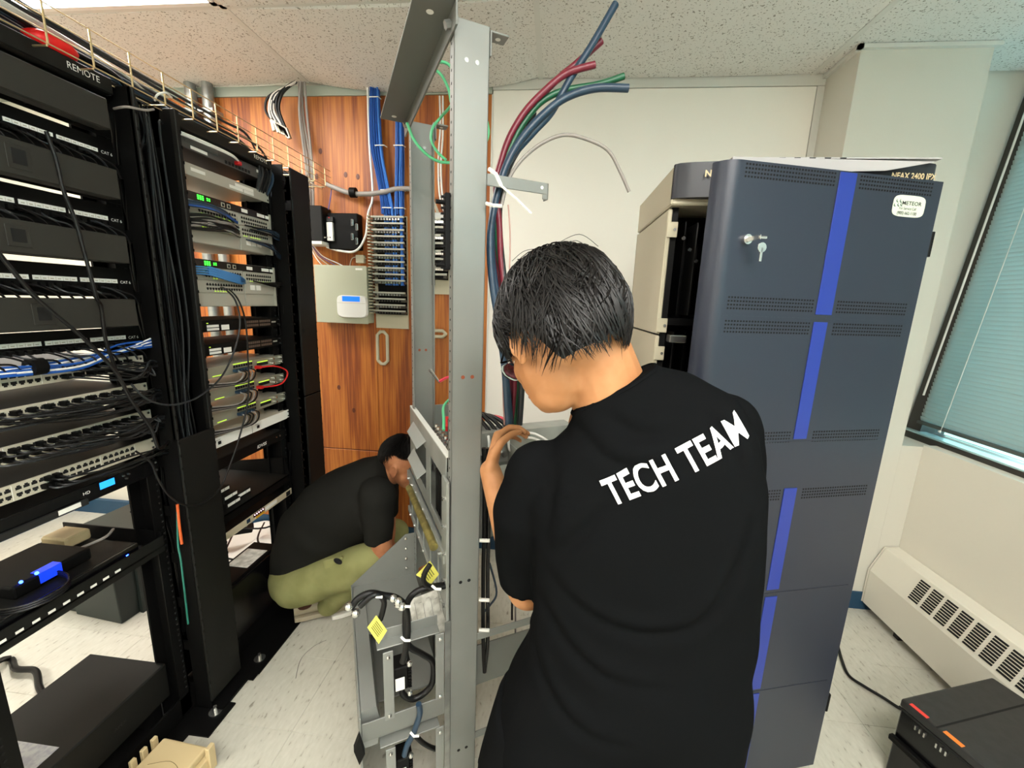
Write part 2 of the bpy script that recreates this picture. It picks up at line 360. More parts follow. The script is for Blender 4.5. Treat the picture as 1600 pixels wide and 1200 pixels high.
# radiator cover
t = thing('radiator_cover', 'cream metal baseboard radiator cover along the wall under the window', 'radiator', (1.78, .9, .045))
PR = [(1.838, .05), (1.716, .05), (1.716, .24), (1.768, .372), (1.838, .38)]
obj('casing', G().prism([(a, 2.1, b) for a, b in PR], (0, -2.4, 0)), M_rad, t, bev=.003)
obj('end_cap', G().prism([(a+(.002 if a > 1.8 else -.002), 2.108, b+.002) for a, b in PR], (0, -.006, 0)), M_rad, t)
obj('foot', G().box(1.75, 1.83, 1.9, 1.93, 0, .05), M_dgrey, t); obj('foot', G().box(1.75, 1.83, .4, .43, 0, .05), M_dgrey, t)
y = 1.875
while y > .1:
    g = G()
    for k in range(9):
        f = .14+k*.085; x_ = 1.716+.052*f; z_ = .24+.132*f
        g.obox((x_-.0016, y, z_), (-0.0001, -.05, 0), (.0042, 0, .0066*1.0), (-.0009, 0, .0004))
    obj('louvre_grille', g, M_hole, t); y -= .0655
# ================================================ BLACK RACKS
XF = -1.27
TOPZ = 2.09
def rack(y0, y1, lab, head):
    t = thing('equipment_rack', lab, 'rack', (XF-.04, (y0+y1)/2, 0), 'black two-post racks')
    for a, b in ((y0, y0+.04), (y1-.04, y1)):
        g = G().box(XF-.08, XF-.004, a, a+.004, .02, TOPZ) if a == y0 else G().box(XF-.08, XF-.004, b-.004, b, .02, TOPZ)
        g.box(XF-.008, XF-.004, a, b, .02, TOPZ).box(XF-.08, XF-.076, a, b, .02, TOPZ); obj('post', g, M_blk, t)
    obj('top_angle', G().box(XF-.09, XF-.006, y0, y1, TOPZ, TOPZ+.005).box(XF-.012, XF-.006, y0, y1, TOPZ-.04, TOPZ), M_blk, t)
    obj('base_angle', G().box(XF-.012, XF+(.132 if head else .06), y0-.02, y1+.02, 0.002, .008).box(XF, XF+.136, y1-.085 if not head else y0+.01, y1+.042, .0022, .0085).box(XF-.012, XF-.004, y0-.02, y1+.02, .008, .09).box(XF-.2, XF-.07, y0-.02, y1+.02, 0.002, .008), M_blk, t)
    for yy in (y0+.075, y1-.1) if head else (y1+.0,):
        b = obj('floor_anchor', G().cyl((XF+.09, yy, .0085), (XF+.09, yy, .0115), .022, 16).cyl((XF+.09, yy, .0115), (XF+.09, yy, .033), .006, 8), M_steel, t)
        b['label'] = 'steel floor bolt and washer'
    g = G()
    z = .12
    while z < 2.02:
        g.cyl((XF-.004, y1-.012, z), (XF-.002, y1-.012, z), .0035, 6); g.cyl((XF-.004, y0+.012, z), (XF-.002, y0+.012, z), .0035, 6); z += .0222
    obj('screw_holes', g, M_hole, t, kind='stuff')
    h = obj('header_panel', G().box(XF-.03, XF+.03, y0+.005, y1-.005, 2.070, 2.112), M_blk2, t, bev=.003)
    text('REMOTE', .022, (XF+.031, y1-.115, 2.085), (0, 1, 0), (0, 0, 1), M_label, h, fit=.075)
    text('NETWORK RACK', .008, (XF+(.051 if head else .031), y1-.105, 2.066 if head else 2.07), (0, 1, 0), (0, 0, 1), M_beige, h) if 0 else None
    return t
R1 = rack(.662, 1.15, 'black open rack nearest the camera with horizontal cable covers', False)
R2 = rack(1.31, 1.80, 'black open rack further back beside the plywood wall', True)
def manager(y0, y1, zc, zc0, lab, split=None):
    t = thing('cable_manager', lab, 'cable manager', (XF, (y0+y1)/2, 0), 'vertical cable managers')
    g = G()
    for (a, b) in ((y0, y0+.006), (y1-.006, y1)):
        g.box(-1.262, -1.205, a, b, .01, 2.1); g.box(-1.40, -1.37, a, b, .01, 2.1)
        z = .1
        if a != y0: g.box(-1.34, -1.26, a, b, .01, 2.1)
        while z < 2.1: g.box(-1.372, -1.26, a, b, z-(.018 if a == y0 else .066), z+(.018 if a == y0 else .066)); z += .178
    obj('side_rail', g, M_blk, t)
    obj('back_plate', G().box(-1.404, -1.40, y0-.006, y1+.004, .02, 2.09), M_blk, t)
    obj('base_plate', G().box(-1.42, -1.16, y0, y1, .002, .012), M_blk, t)
    obj('cover', G().box(-1.206, -1.196, y0+(.0 if split is None else split), y1, zc0, zc), M_blk2, t, bev=.003)
    if split is not None:
        obj('cover', G().box(-1.206, -1.196, y0+split, y1, .03, zc0-.006), M_blk2, t, bev=.003)
        obj('latch', G().box(-1.197, -1.194, y0+split+.015, y0+split+.03, 1.37, 1.39), M_hole, t)
    g = G(); z = .12
    while z < 2.05:
        for yy in ((y0+.003, y1-.003)): g.box(-1.24, -1.196, yy-.002, yy+.002, z, z+.009)
        z += .0445
    obj('finger_guides', g, M_blk, t, kind='stuff')
    return t
MG1 = manager(1.158, 1.304, 1.07, .04, 'black vertical cable manager between the two racks, cables filling its open top half')
obj('front_rail', G().box(-1.215, -1.198, 1.158, 1.166, 1.07, 2.1).box(-1.215, -1.198, 1.288, 1.304, 1.07, 2.1), M_blk2, MG1, bev=.002)
MG2 = manager(1.808, 1.99, 2.1, 1.062, 'black vertical cable manager with tall smooth cover beside the plywood wall', split=.045)
obj('wall_plate', G().box(-1.3, -1.296, 1.20, 1.25, 1.86, 1.93), M_dgrey, MG1)
random.seed(3)
def bundle(n, cx, cy, z0, z1, w, r, m, label, group, name='network_cable', sw=.02):
    for i in range(n):
        a = cx+random.uniform(-w[0], w[0]); b = cy+random.uniform(-w[1], w[1]); P = []; z = z0+random.uniform(0, .08)
        while z < z1: P.append((a+random.uniform(-sw, sw), b+random.uniform(-sw, sw), z)); z += .3
        P.append((a, b, z1)); cable(name, P, r, m, label, group, n=5, k=4)
bundle(26, -1.29, 1.232, .25, 2.09, (.05, .045), .0032, M_cable, 'black network cable running down inside the open cable manager between the racks', 'vertical cables between the racks')
bundle(4, -1.235, 1.235, .5, 2.05, (.012, .045), .003, M_dgry_c, 'charcoal network cable at the front of the open cable manager between the racks', 'charcoal vertical cables between the racks')
bundle(12, -1.29, 1.83, .3, 2.09, (.06, .018), .003, M_cable, 'black network cable running down beside the smooth far cable manager cover', 'vertical cables beside the far rack')
cable('network_cable', [at(277, 788, x=-1.215), at(280, 820, x=-1.213), at(284, 850, x=-1.213)], .0042, M_orange, 'short orange cable showing at the foot of the open cable manager', k=5)
cable('network_cable', [at(294, 975, x=-1.25), at(283, 880, x=-1.215), at(278, 850, x=-1.225), at(277, 800, x=-1.215)], .003, mat('teal_cable', '2A7A6A', r=.4), 'dark teal cable low down in the open cable manager')
# generic device pieces
def dev(name, lab, cat, y0, y1, z0, z1, depth, mbody, mface=None, xf=XF, ears=True, group=None, face=.004):
    t = thing(name, lab, cat, (xf-depth/2, (y0+y1)/2, z0), group)
    by0, by1 = (y0+.022, y1-.022) if ears else (y0, y1)
    obj('chassis', G().box(xf-depth, xf-.001, by0, by1, z0+.001, z1-.001), mbody, t, bev=.001)
    obj('faceplate', G().box(xf-.001, xf+face, by0, by1, z0+.0005, z1-.0005), mface or mbody, t, bev=.001)
    if ears:
        for a, b in ((y0, by0), (by1, y1)): obj('rack_ear', G().box(xf-.003, xf, a, b, z0+.002, z1-.002), M_blk if mbody in (M_blk, M_blkg, M_blk2) else mface or mbody, t)
        for yy in (y0+.01, y1-.01):
            for zz in (z0+.011, z1-.011): obj('screw', G().cyl((xf, yy, zz), (xf+.003, yy, zz), .004, 8), M_steel, t)
    return t
_port = G()
def port_g(y, z, w, h, xf, up=True):
    p = [(-w, -h), (w, -h), (w, h*.35), (w*.55, h*.35), (w*.55, h), (-w*.55, h), (-w*.55, h*.35), (-w, h*.35)]
    if not up: p = [(a, -b) for a, b in p]
    return G().prism([(xf, y+a, z+b) for a, b in p], (.0006, 0, 0))
def sticker(t, xf, y0, y1, z0, z1, m=None, lines=True, parent=None):
    s = obj('label_sticker', G().box(xf, xf+.0006, y0, y1, z0, z1), m or M_label, parent or t)
    return s
# ---- rack 1: covers and patch panels
covs = [(1.962, 2.037), (1.788, 1.864), (1.619, 1.692), (1.445, 1.520)]
pps = [(1.869, 1.953), (1.697, 1.780), (1.525, 1.606), (1.388, 1.437)]
cl = ['topmost', 'second from top', 'third from top', 'lowest']
for i, (a, b) in enumerate(covs):
    t = thing('horizontal_cable_cover', 'wide matt black cable cover on near rack, %s of four' % cl[i], 'cable cover', (-1.23, .87, a), 'horizontal cable covers')
    y1 = 1.087
    fr = obj('cover', G().box(-1.206, -1.2, .655, y1, a, b).box(-1.24, -1.206, .655, y1, b-.004, b).box(-1.24, -1.206, .655, y1, a, a+.004), M_cov, t, bev=.002)
    hy = [.83, .872, .845, .865][i] if i else .80
    if i: fr_ = obj('finger_latch', G().box(-1.2, -1.1985, hy-.022, hy+.022, a+.014, b-.012), M_cov, t, bev=.002); obj('latch_opening', G().box(-1.1985, -1.1978, hy-.013, hy+.013, a+.024, b-.02), M_hole, fr_)
    g = G()
    for k in range(9): g.box(XF, -1.24, .70+k*.05, .704+k*.05, a+.008, b-.008)
    obj('finger_ducts', g, M_blk, t, kind='stuff')
    obj('back_plate', G().box(XF-.003, XF, .664, 1.148, a, b), M_blk, t)
for i, (a, b) in enumerate(pps):
    lab = 'black patch panel with white port labels between cable covers, %s of the four' % cl[i]
    t = thing('patch_bay', lab, 'patch panel', (XF, .9, a), 'patch panels in the near rack')
    obj('panel', G().box(XF-.004, XF, .664, 1.148, a, b), M_blk, t)
    obj('rear_block', G().box(XF-.05, XF-.004, .70, 1.11, a+.012, b-.012), M_blk, t)
    zc = [1.915, 1.737, 1.564, 1.402][i]
    for k in range(4):
        y0 = .70+k*.103; s = obj('label_strip', G().box(XF, XF+.0015, y0, y0+.095, zc, zc+.011 if i else zc+.009), M_label, t)
        s['label'] = 'white strip of port labels'
        g = G()
        for q in range(1, 6): g.box(XF+.0015, XF+.0018, y0+q*.0158-.0003, y0+q*.0158+.0003, zc, zc+.009)
        for q in range(6): g.box(XF+.0015, XF+.0018, y0+q*.0158+.004, y0+q*.0158+.011, zc+.003, zc+.0055)
        obj('label_divider', g, M_beige, s)
    text('CAT 6', .011, (XF+.0012, 1.112, zc), (0, 1, 0), (0, 0, 1), M_label, t, name='lettering')
    for k in range(24):
        y = .705+k*.0168
        g = G().box(XF, XF+.018, y, y+.011, zc-.018, zc-.006); obj('plug', g, M_blk, t)
    for k in range(14):
        y = .72+k*.027
        cable('patch_cable', [(XF+.012, y, zc-.012), (XF+.035, y+.008, zc-.016-.006*(k % 3)), (XF+.038, y+.04, zc-.035), (XF+.03, y+.06, zc-.06)], .0026, M_cable if k % 4 else M_dgry_c,
              'short black patch cord drooping from a patch panel behind the cable covers', 'patch cords behind the covers', n=5, k=4)
# pale sheet behind the slits between the panels (the lit room behind) is the real left wall
# ---- rack 1: switches
PT = {}
def switch48(z0, which, cords):
    z1 = z0+.0435
    lab = '48-port switch with beige front, %s of the four in the near rack' % which
    t = dev('network_switch', lab, 'network switch', .664, 1.148, z0, z1, .26, M_dgrey, M_beige, group='48-port switches in the near rack')
    for b in range(4):
        for i in range(6):
            y = .692+b*.098+i*.0155
            for j, dz in enumerate((.031, .013)):
                if j not in PT: PT[j] = (obj('port', port_g(y+.0078, z0+dz, .0058, .0052, XF+.004, j == 0), M_hole, t), y)
                else: child(PT[j][0], (0, y-PT[j][1], 0), t)
    for b in range(5): obj('divider_line', G().box(XF+.004, XF+.0046, .6865+b*.098, .6875+b*.098, z0+.003, z1-.003), M_white, t)
    for q in range(cords[0]):
        y = cords[1]+(cords[2]-cords[1])*q/max(1, cords[0]-1); zz = z0+(.031 if q % 2 else .013)
        j = random.uniform(-.012, .012)
        obj('plug', G().box(XF+.004, XF+.022, y-.0055, y+.0055, zz-.006, zz+.006), M_blk, t)
        cable('patch_cable', [(XF+.02, y, zz), (XF+.045+j*.3, y+.02, zz-.006), (XF+.055+j, (y+1.16)/2, zz-.016-j), (XF+.04+j*.5, 1.13, zz-.012+j), (XF+.02, 1.20, z0-.02+j*2)], .0027, M_cable if q % 5 else M_dgry_c,
              'black patch cord swept right from the %s 48-port switch to the open cable manager' % which, 'cords of the %s 48-port switch' % which, n=5, k=5)
    return t
switch48(1.306, 'uppermost', (12, .93, 1.09))
switch48(1.22, 'second', (24, .70, 1.08))
switch48(1.132, 'third', (26, .76, 1.085))
switch48(1.038, 'lowest', (5, .845, .88))
# blue cords of the lowest patch panel with a velcro wrap
for k in range(9):
    z = 1.372-.003*k; j = random.uniform(-.006, .006)
    cable('patch_cable', [(XF+.01, .68, z-.004+j), (XF+.035, .80, z-.008+j), (XF+.03+j, .95, z-.006-j), (XF+.035, 1.05, z+.014+j*2), (XF+.02, 1.19, z+.03-j)], .0028, M_bluec if k % 3 else M_white,
          'blue or white patch cord running along under the lowest patch panel', 'blue cords under the lowest patch panel', n=5)
obj('cable_wrap', G().tube([(XF+.03, .845, 1.357), (XF+.03, .872, 1.357)], .021, 10), M_blk, smooth=True, label='black hook-and-loop wrap around the blue cords in the near rack', cat='cable tie')
# KVM style console unit with blue screen
t = dev('rack_console', 'black 1U rack unit with small blue screen, white label and grey lower edge', 'rack device', .664, 1.148, .96, 1.008, .3, M_blk, M_blkg)
obj('grey_strip', G().box(XF+.004, XF+.012, .69, .93, .958, .975), M_dgrey, t, bev=.001)
obj('screen', G().box(XF+.004, XF+.005, .968, 1.008, .982, 1.002), M_lcd, t)
sticker(t, XF+.0125, .858, .91, .962, .975, M_label); text('HD', .012, (XF+.0045, .925, .985), (0, 1, 0), (0, 0, 1), M_label, t, fit=.017)
obj('push_button', G().cyl((XF+.004, 1.035, .995), (XF+.007, 1.035, .995), .003, 8).cyl((XF+.004, 1.05, .995), (XF+.007, 1.05, .995), .003, 8).cyl((XF+.004, 1.042, .984), (XF+.007, 1.042, .984), .003, 8), M_steel, t)
# shelf with boxes and blue lamps
t = thing('rack_shelf', 'black vented shelf low in the near rack holding a recorder and small boxes', 'shelf', (XF-.15, .9, .70))
obj('tray', G().box(XF-.36, XF+.01, .69, 1.122, .708, .712), M_blk, t)
lip = G().box(XF+.006, XF+.01, .69, 1.122, .69, .745); obj('front_lip', lip, M_blk2, t)
g = G()
for k in range(9): g.box(XF+.01, XF+.0106, .70+k*.033, .716+k*.033, .715, .722)
obj('lip_slots', g, M_label, t)
for a in (.69, 1.118): obj('side_wall', G().box(XF-.36, XF+.006, a, a+.004, .712, .76), M_blk, t)
t = thing('video_recorder', 'low black recorder with glossy front and tiny lamp on the near rack shelf', 'recorder', (XF-.14, .86, .712))
obj('case', G().box(XF-.29, XF-.008, .70, 1.05, .714, .762), M_blk2, t, bev=.003)
obj('front_panel', G().box(XF-.008, XF-.001, .70, 1.05, .714, .762), M_blkg, t, bev=.002)
text('DIGITAL', .008, (XF-.0005, .90, .735), (0, 1, 0), (0, 0, 1), M_beige, t); text('Network Video Recorder', .007, (XF-.0005, .76, .735), (0, 1, 0), (0, 0, 1), M_beige, t)
obj('status_lamp', G().box(XF-.001, XF+.0003, 1.01, 1.016, .74, .744), M_ledb, t)
t = thing('modem', 'small black modem with glowing blue lamps on top of the recorder', 'modem', (XF-.13, .86, .762))
obj('case', G().box(XF-.22, XF-.05, .78, .96, .764, .8), M_blk, t, bev=.006, seg=2)
obj('lamp', G().sph((XF-.052, .80, .803), .004, 8, 6), M_ledb, t); obj('lamp', G().sph((XF-.055, .835, .803), .0045, 8, 6), M_ledb, t)
obj('blue_glow', G().box(XF-.075, XF-.049, .835, .885, .772, .8012), mat('blue_glow', '1030D0', r=.3, emit=.8), t)  # blue patch beside the lamps, its glow painted on by emission
for k in range(3):
    cable('coiled_cable', [(XF-.05-.09*math.cos(a), .80+.075*math.sin(a), .768+.006*k+.002*a/6) for a in [q*math.pi/5 for q in range(-1, 11)]], .003, M_cable, 'black cable coiled on top of the recorder in the near rack', 'coils on the recorder', n=6, k=3)
cable('short_cable', [(XF-.15, .98, .76), (XF-.08, 1.02, .79), (XF-.12, 1.08, .78)], .004, M_gry_c, 'short grey cable beside the modem on the near rack shelf')
obj('power_adapter', G().box(XF-.25, XF-.16, .98, 1.05, .764, .80), M_tan, bev=.006, label='small tan power adapter behind the modem on the near rack shelf', cat='adapter')
# UPS on the floor of rack 1
t = thing('battery_backup_unit', 'long low black power unit on the floor in the near rack, white label on top', 'power unit', (-1.5, .9, 0))
obj('case', G().box(-1.62, -1.318, .66, 1.118, .10, .238), M_blk2, t, bev=.004)
obj('foot', G().box(-1.6, -1.33, .68, .71, .0, .10), M_blk, t); obj('foot', G().box(-1.6, -1.33, 1.06, 1.09, 0, .10), M_blk, t)
s = sticker(t, 0, 0, .001, 0, .001); bpy.data.objects.remove(s)
obj('label_sheet', G().box(-1.50, -1.36, .70, .825, .238, .2388), mat('silver_label', '9A9A98', r=.5, c2='84848A', vs=60), t)
text('APEX', .016, (-1.3165, .93, .165), (0, 1, 0), (0, 0, 1), M_dgrey, t)
# ---- rack 2 devices
Y0, Y1 = 1.314, 1.798
t = dev('router', 'dark grey router with RJ45 sockets, first unit below the header of the far rack', 'router', Y0, Y1, 2.022, 2.066, .25, M_dgrey, mat('dark_grey_face', '4A4A48', r=.4), face=.003)
obj('mesh_grille', G().box(XF+.003, XF+.0036, 1.39, 1.53, 2.043, 2.062), mat('mesh_grey', '5C5C5A', r=.5), t)
for k in range(8): obj('socket', G().box(XF+.003, XF+.0045, 1.56+k*.017, 1.571+k*.017, 2.027, 2.038), M_hole, t)
for k in range(3): obj('socket', G().box(XF+.003, XF+.0045, 1.735+k*.016, 1.745+k*.016, 2.027, 2.037), M_hole, t)
sticker(t, XF+.003, 1.41, 1.48, 2.027, 2.037); sticker(t, XF+.003, 1.73, 1.765, 2.045, 2.056)
for k in range(2):
    cable('white_cable', [(XF+.01, 1.34, 2.062-.006*k), (XF+.03, 1.42, 2.058-.006*k), (XF+.035, 1.55, 2.056-.004*k), (XF+.02, 1.61, 2.05)], .0035, M_white, 'white cable tied along the front of the router below the far rack header', 'white cables on the router', n=6)
obj('plug', G().box(XF+.004, XF+.025, 1.605, 1.622, 2.036, 2.05), M_red, bev=.002, label='red network plug in the router below the far rack header', cat='plug')
t = dev('media_converter_shelf', 'pale grey 1U unit covered with white paper labels, second unit in the far rack', 'rack device', Y0, Y1, 1.937, 1.978, .28, M_silver, M_silver, ears=True)
sticker(t, XF+.004, 1.40, 1.46, 1.955, 1.966); sticker(t, XF+.004, 1.57, 1.64, 1.945, 1.956); sticker(t, XF+.004, 1.60, 1.70, 1.957, 1.969); sticker(t, XF+.004, 1.645, 1.70, 1.944, 1.956)
def chassis_sw(z0, z1, lab, grp, w2):
    t = thing('modular_switch', lab, 'network switch', (XF-.15, 1.556, z0), 'modular switches in the far rack')
    obj('chassis', G().box(XF-.3, XF-.001, Y0+.02, Y1-.012, z0, z1), M_silver, t, bev=.001)
    obj('side_flange', G().box(XF-.002, XF+.008, Y1-.016, Y1-.008, z0, z1), M_silver, t); obj('side_flange', G().box(XF-.002, XF+.008, Y0+.01, Y0+.016, z0, z1), M_silver, t)
    h = (z1-z0)
    rows = [(z1-.027, z1-.001, 0), (z1-.072, z1-.029, 1), (z1-.118, z1-.074, 2), (z0+.002, z1-.12, 3)]
    f = obj('control_module', G().box(XF-.001, XF+.004, Y0+.02, Y1-.018, rows[0][0], rows[0][1]), M_blkg, t)
    g = G()
    for a in range(3):
        for b in range(3): g.box(XF+.004, XF+.0048, 1.415+a*.010, 1.421+a*.010, rows[0][0]+.006+b*.0056, rows[0][0]+.0095+b*.0056)
    for a in range(2):
        for b in range(2): g.box(XF+.004, XF+.0048, 1.455+a*.009, 1.46+a*.009, rows[0][0]+.009+b*.006, rows[0][0]+.012+b*.006)
    e = obj('status_display', g, M_ledg, f); e['label'] = 'green lit status digits'
    for yy in (1.52, 1.548): q = obj('socket', G().box(XF+.004, XF+.005, yy, yy+.016, rows[0][0]+.004, rows[0][0]+.019), M_beige, f); obj('socket_opening', G().box(XF+.005, XF+.0055, yy+.003, yy+.013, rows[0][0]+.006, rows[0][0]+.016), M_hole, f)
    for (a, b) in ((1.622, 1.655), (1.71, 1.755), (1.76, 1.782)): sticker(t, XF+.004, a, b, rows[0][0]+.006, rows[0][0]+.019)
    for r, (a, b, k) in enumerate(rows[1:], 1):
        for side, (ya, yb) in enumerate(((Y0+.02, 1.60), (1.604, Y1-.018))):
            ports = (r == 1) or (r == 2 and (side == 0 or w2))
            md = obj('line_card' if ports else 'blank_panel', G().box(XF-.001, XF+.003, ya, yb, a, b), M_silver, t, bev=.0008)
            if ports:
                g = G(); y = ya+.085 if side == 0 else ya+.018; e_ = yb-.012
                while y < e_:
                    for zz, up in ((a+.030, True), (a+.014, False)):
                        p = port_g(y, zz, .0048, .0046, XF+.003, up); g.V += []; n0 = len(g.V); g.V += p.V; g.F += [tuple(i+n0 for i in f_) for f_ in p.F]
                    y += .0128
                obj('port_bank', g, M_hole, md, kind='stuff')
                g = G(); y = ya+.09 if side == 0 else ya+.02
                while y < e_:
                    if random.random() < .55: g.box(XF+.003, XF+.0045, y, y+.005, a+.004, a+.0075)
                    y += .0128
                if g.V: obj('port_lamps', g, M_ledy, md, kind='stuff')
    return t
t = chassis_sw(1.717, 1.888, 'tall modular switch with green digits and thick bundles of black cords, upper of two', 'm', True)
for a in (1.635, 1.665, 1.697): sticker(t, XF+.003, a, a+.026, 1.742, 1.758)
t = chassis_sw(1.495, 1.664, 'tall modular switch with green digits and a blue cord bundle, lower of two', 'm', False)
for a in (1.635, 1.67): sticker(t, XF+.003, a, a+.027, 1.562, 1.582)
for q in range(18):
    z = 1.79+random.uniform(-.024, .02); y = 1.60-random.uniform(0, .02)
    cable('patch_cable', [(XF+.008, y, z), (XF+.04+random.uniform(-.01, .015), 1.50, z+random.uniform(-.006, .014)), (XF+.045, 1.40, z+random.uniform(-.01, .012)), (XF+.02, 1.315, z-.01)], .0034, M_cable if q % 4 else M_gry_c,
          'black cord in the thick bundle leaving the upper modular switch to the left', 'cord bundle of the upper modular switch', n=5)
for q in range(9):
    z = 1.85-random.uniform(0, .02)
    cable('patch_cable', [(XF+.008, 1.59-.02*(q % 3), z-.014), (XF+.035, 1.50, z-.004), (XF+.04, 1.41, z+.004), (XF+.02, 1.315, z-.004)], .003, M_navyc if q % 3 else M_bluec,
          'dark blue cord across the upper left of the upper modular switch', 'dark blue cords of the upper modular switch', n=5)
for q in range(10):
    z = 1.822-random.uniform(0, .02); y = 1.63+q*.014
    cable('patch_cable', [(XF+.006, y, z), (XF+.03, y+.03, z-.004), (XF+.035, 1.77, z-.008+random.uniform(-.008, .008)), (XF+.02, 1.85, z-.02)], .003, M_navyc if q % 2 else M_cable,
          'dark blue cord leaving the right half of the upper modular switch', 'right-hand cords of the upper modular switch', n=5)
for q in range(8):
    z = 1.765; y = 1.63+q*.016
    cable('patch_cable', [(XF+.006, y, z-.002), (XF+.03, y+.03, z-.012), (XF+.035, 1.77, z-.03-.003*q), (XF+.02, 1.85, z-.07)], .0028, M_cable if q % 3 else M_navyc,
          'black cord sloping down from the second card row of the upper modular switch', 'sloping cords of the upper modular switch', n=5)
for q in range(8):
    z = 1.625-.004*q; y = 1.61
    cable('patch_cable', [(XF+.006, 1.605-.012*(q % 3), 1.60-.002*q), (XF+.035, 1.54, z-.012), (XF+.04, 1.46, z), (XF+.03, 1.40, z+.012)] + ([(XF+.015, 1.32, z+.012)] if q % 2 else []), .0034, mat('bright_blue_jacket', '3A78B4', r=.4),
          'bright blue cord in the flat bundle on the lower modular switch', 'bright blue cords of the lower modular switch', n=5)
for q in range(6):
    z = 1.60-.003*q; y = 1.65+q*.02
    cable('patch_cable', [(XF+.006, y, z), (XF+.03, y+.03, z-.006), (XF+.035, 1.77, z), (XF+.02, 1.86, z+.01)], .0028, M_cable,
          'black cord leaving the right half of the lower modular switch', 'right-hand cords of the lower modular switch', n=5)
for (z0, lab) in ((1.402, 'black 24-port switch with three white labels, upper of the pair in the far rack'), (1.314, 'black 24-port switch with three white labels, lower of the pair in the far rack')):
    t = dev('network_switch', lab, 'network switch', Y0, Y1+.01, z0, z0+.0435, .22, M_blk, M_blk, group='black switches in the far rack')
    for b in range(2):
        for i in range(6):
            for zz in (.029, .014): obj('port', G().box(XF+.004, XF+.0048, 1.595+b*.075+i*.0118, 1.6045+b*.075+i*.0118, z0+zz-.005, z0+zz+.005), mat('port_bronze', '5A4A40', r=.5), t)
    sticker(t, XF+.004, 1.395, 1.45, z0+.017, z0+.026); sticker(t, XF+.004, 1.395, 1.45, z0+.005, z0+.014); sticker(t, XF+.004, 1.462, 1.50, z0+.005, z0+.024)
    obj('maker_plate', G().box(XF+.004, XF+.0046, 1.748, 1.775, z0+.02, z0+.026), M_silver, t)
    obj('status_lamp', G().box(XF+.004, XF+.005, 1.395, 1.402, z0+.031, z0+.034), M_ledy, t)
M_sw3 = mat('silver_green_face', '9C9C8C', r=.35, m=.4)
for i, z0 in enumerate((1.228, 1.14, 1.048)):
    lab = 'silver switch with yellow-green port lamps, %s of three in the far rack' % ('top', 'middle', 'bottom')[i]
    t = dev('network_switch', lab, 'network switch', Y0, Y1+.012, z0, z0+.0435, .2, M_silver, M_sw3, group='silver switches in the far rack')
    for b in range(8):
        for zz in (.029, .014): obj('port', G().box(XF+.004, XF+.0048, 1.50+b*.0135, 1.511+b*.0135, z0+zz-.005, z0+zz+.005), M_hole, t)
    obj('port_lamp_strip', G().box(XF+.004, XF+.0052, 1.50, 1.605, z0+.037, z0+.0405).box(XF+.004, XF+.0052, 1.635, 1.70, z0+.026, z0+.03), M_ledy, t)
    obj('module_slot', G().box(XF+.004, XF+.0048, 1.632, 1.702, z0+.012, z0+.025), M_hole, t)
    obj('lamp_row', G().box(XF+.004, XF+.005, 1.395, 1.44, z0+.006, z0+.009), M_ledy, t)
    for yy in (1.73, 1.79):
        for zz in (.012, .032): obj('thumb_screw', G().cyl((XF+.004, yy, z0+zz), (XF+.014, yy, z0+zz), .0045, 10), M_steel, t)
    for q in range(5):
        y = 1.50+.017*q; z = z0+.014
        obj('plug', G().box(XF+.005, XF+.025, y-.005, y+.005, z-.005, z+.006), M_navyc, t)
        cable('patch_cable', [(XF+.022, y, z), (XF+.045, y, z-.012), (XF+.05, y-.05, z-.035-.003*q), (XF+.03, 1.33, z-.02-.004*q)], .003, M_cable if q % 3 else M_gry_c,
              'dark cord looping left under the %s silver switch' % ('top', 'middle', 'bottom')[i], 'cords under the %s silver switch' % ('top', 'middle', 'bottom')[i], n=5)
    if i < 2: obj('plug', G().box(XF+.005, XF+.028, 1.616, 1.632, z0+.004, z0+.016), M_red, t)
cable('patch_cable', [(XF+.028, 1.624, 1.238), (XF+.05, 1.68, 1.236), (XF+.055, 1.745, 1.21), (XF+.055, 1.755, 1.18), (XF+.05, 1.71, 1.148), (XF+.028, 1.626, 1.15)], .0036, M_red, 'bright red cord looping between the top and middle silver switches', n=8)
t = dev('audio_amplifier', 'white 1U unit with two black square buttons in the far rack', 'rack device', Y0, Y1+.012, .962, 1.004, .26, M_beige, M_label, xf=XF+.012)
for yy in (1.375, 1.585): obj('square_button', G().box(XF+.016, XF+.018, yy, yy+.013, .975, .987), M_hole, t); text('channel', .007, (XF+.0163, yy-.01, .991), (0, 1, 0), (0, 0, 1), M_dgrey, t)
obj('divider_line', G().box(XF+.016, XF+.0164, 1.556, 1.557, .963, 1.003), M_dgrey, t)
t = dev('rack_device', 'black 1U unit with white maker lettering below the white unit', 'rack device', Y0, Y1, .868, .912, .26, M_dgrey, M_blk, face=.008)
text('IDVSS', .019, (XF+.0085, 1.585, .882), (0, 1, 0), (0, 0, 1), M_label, t, fit=.06, bold=.02, ital=.2)
obj('socket', G().box(XF+.008, XF+.0088, 1.71, 1.718, .89, .894).box(XF+.008, XF+.0088, 1.735, 1.741, .889, .896), M_steel, t)
cable('thin_cable', [(XF-.1, 1.6, .865), (XF-.15, 1.72, .86), (XF-.18, 1.79, .84), (XF-.2, 1.74, .79)], .003, M_cable, 'thin black cable sagging below the lettered unit in the far rack')
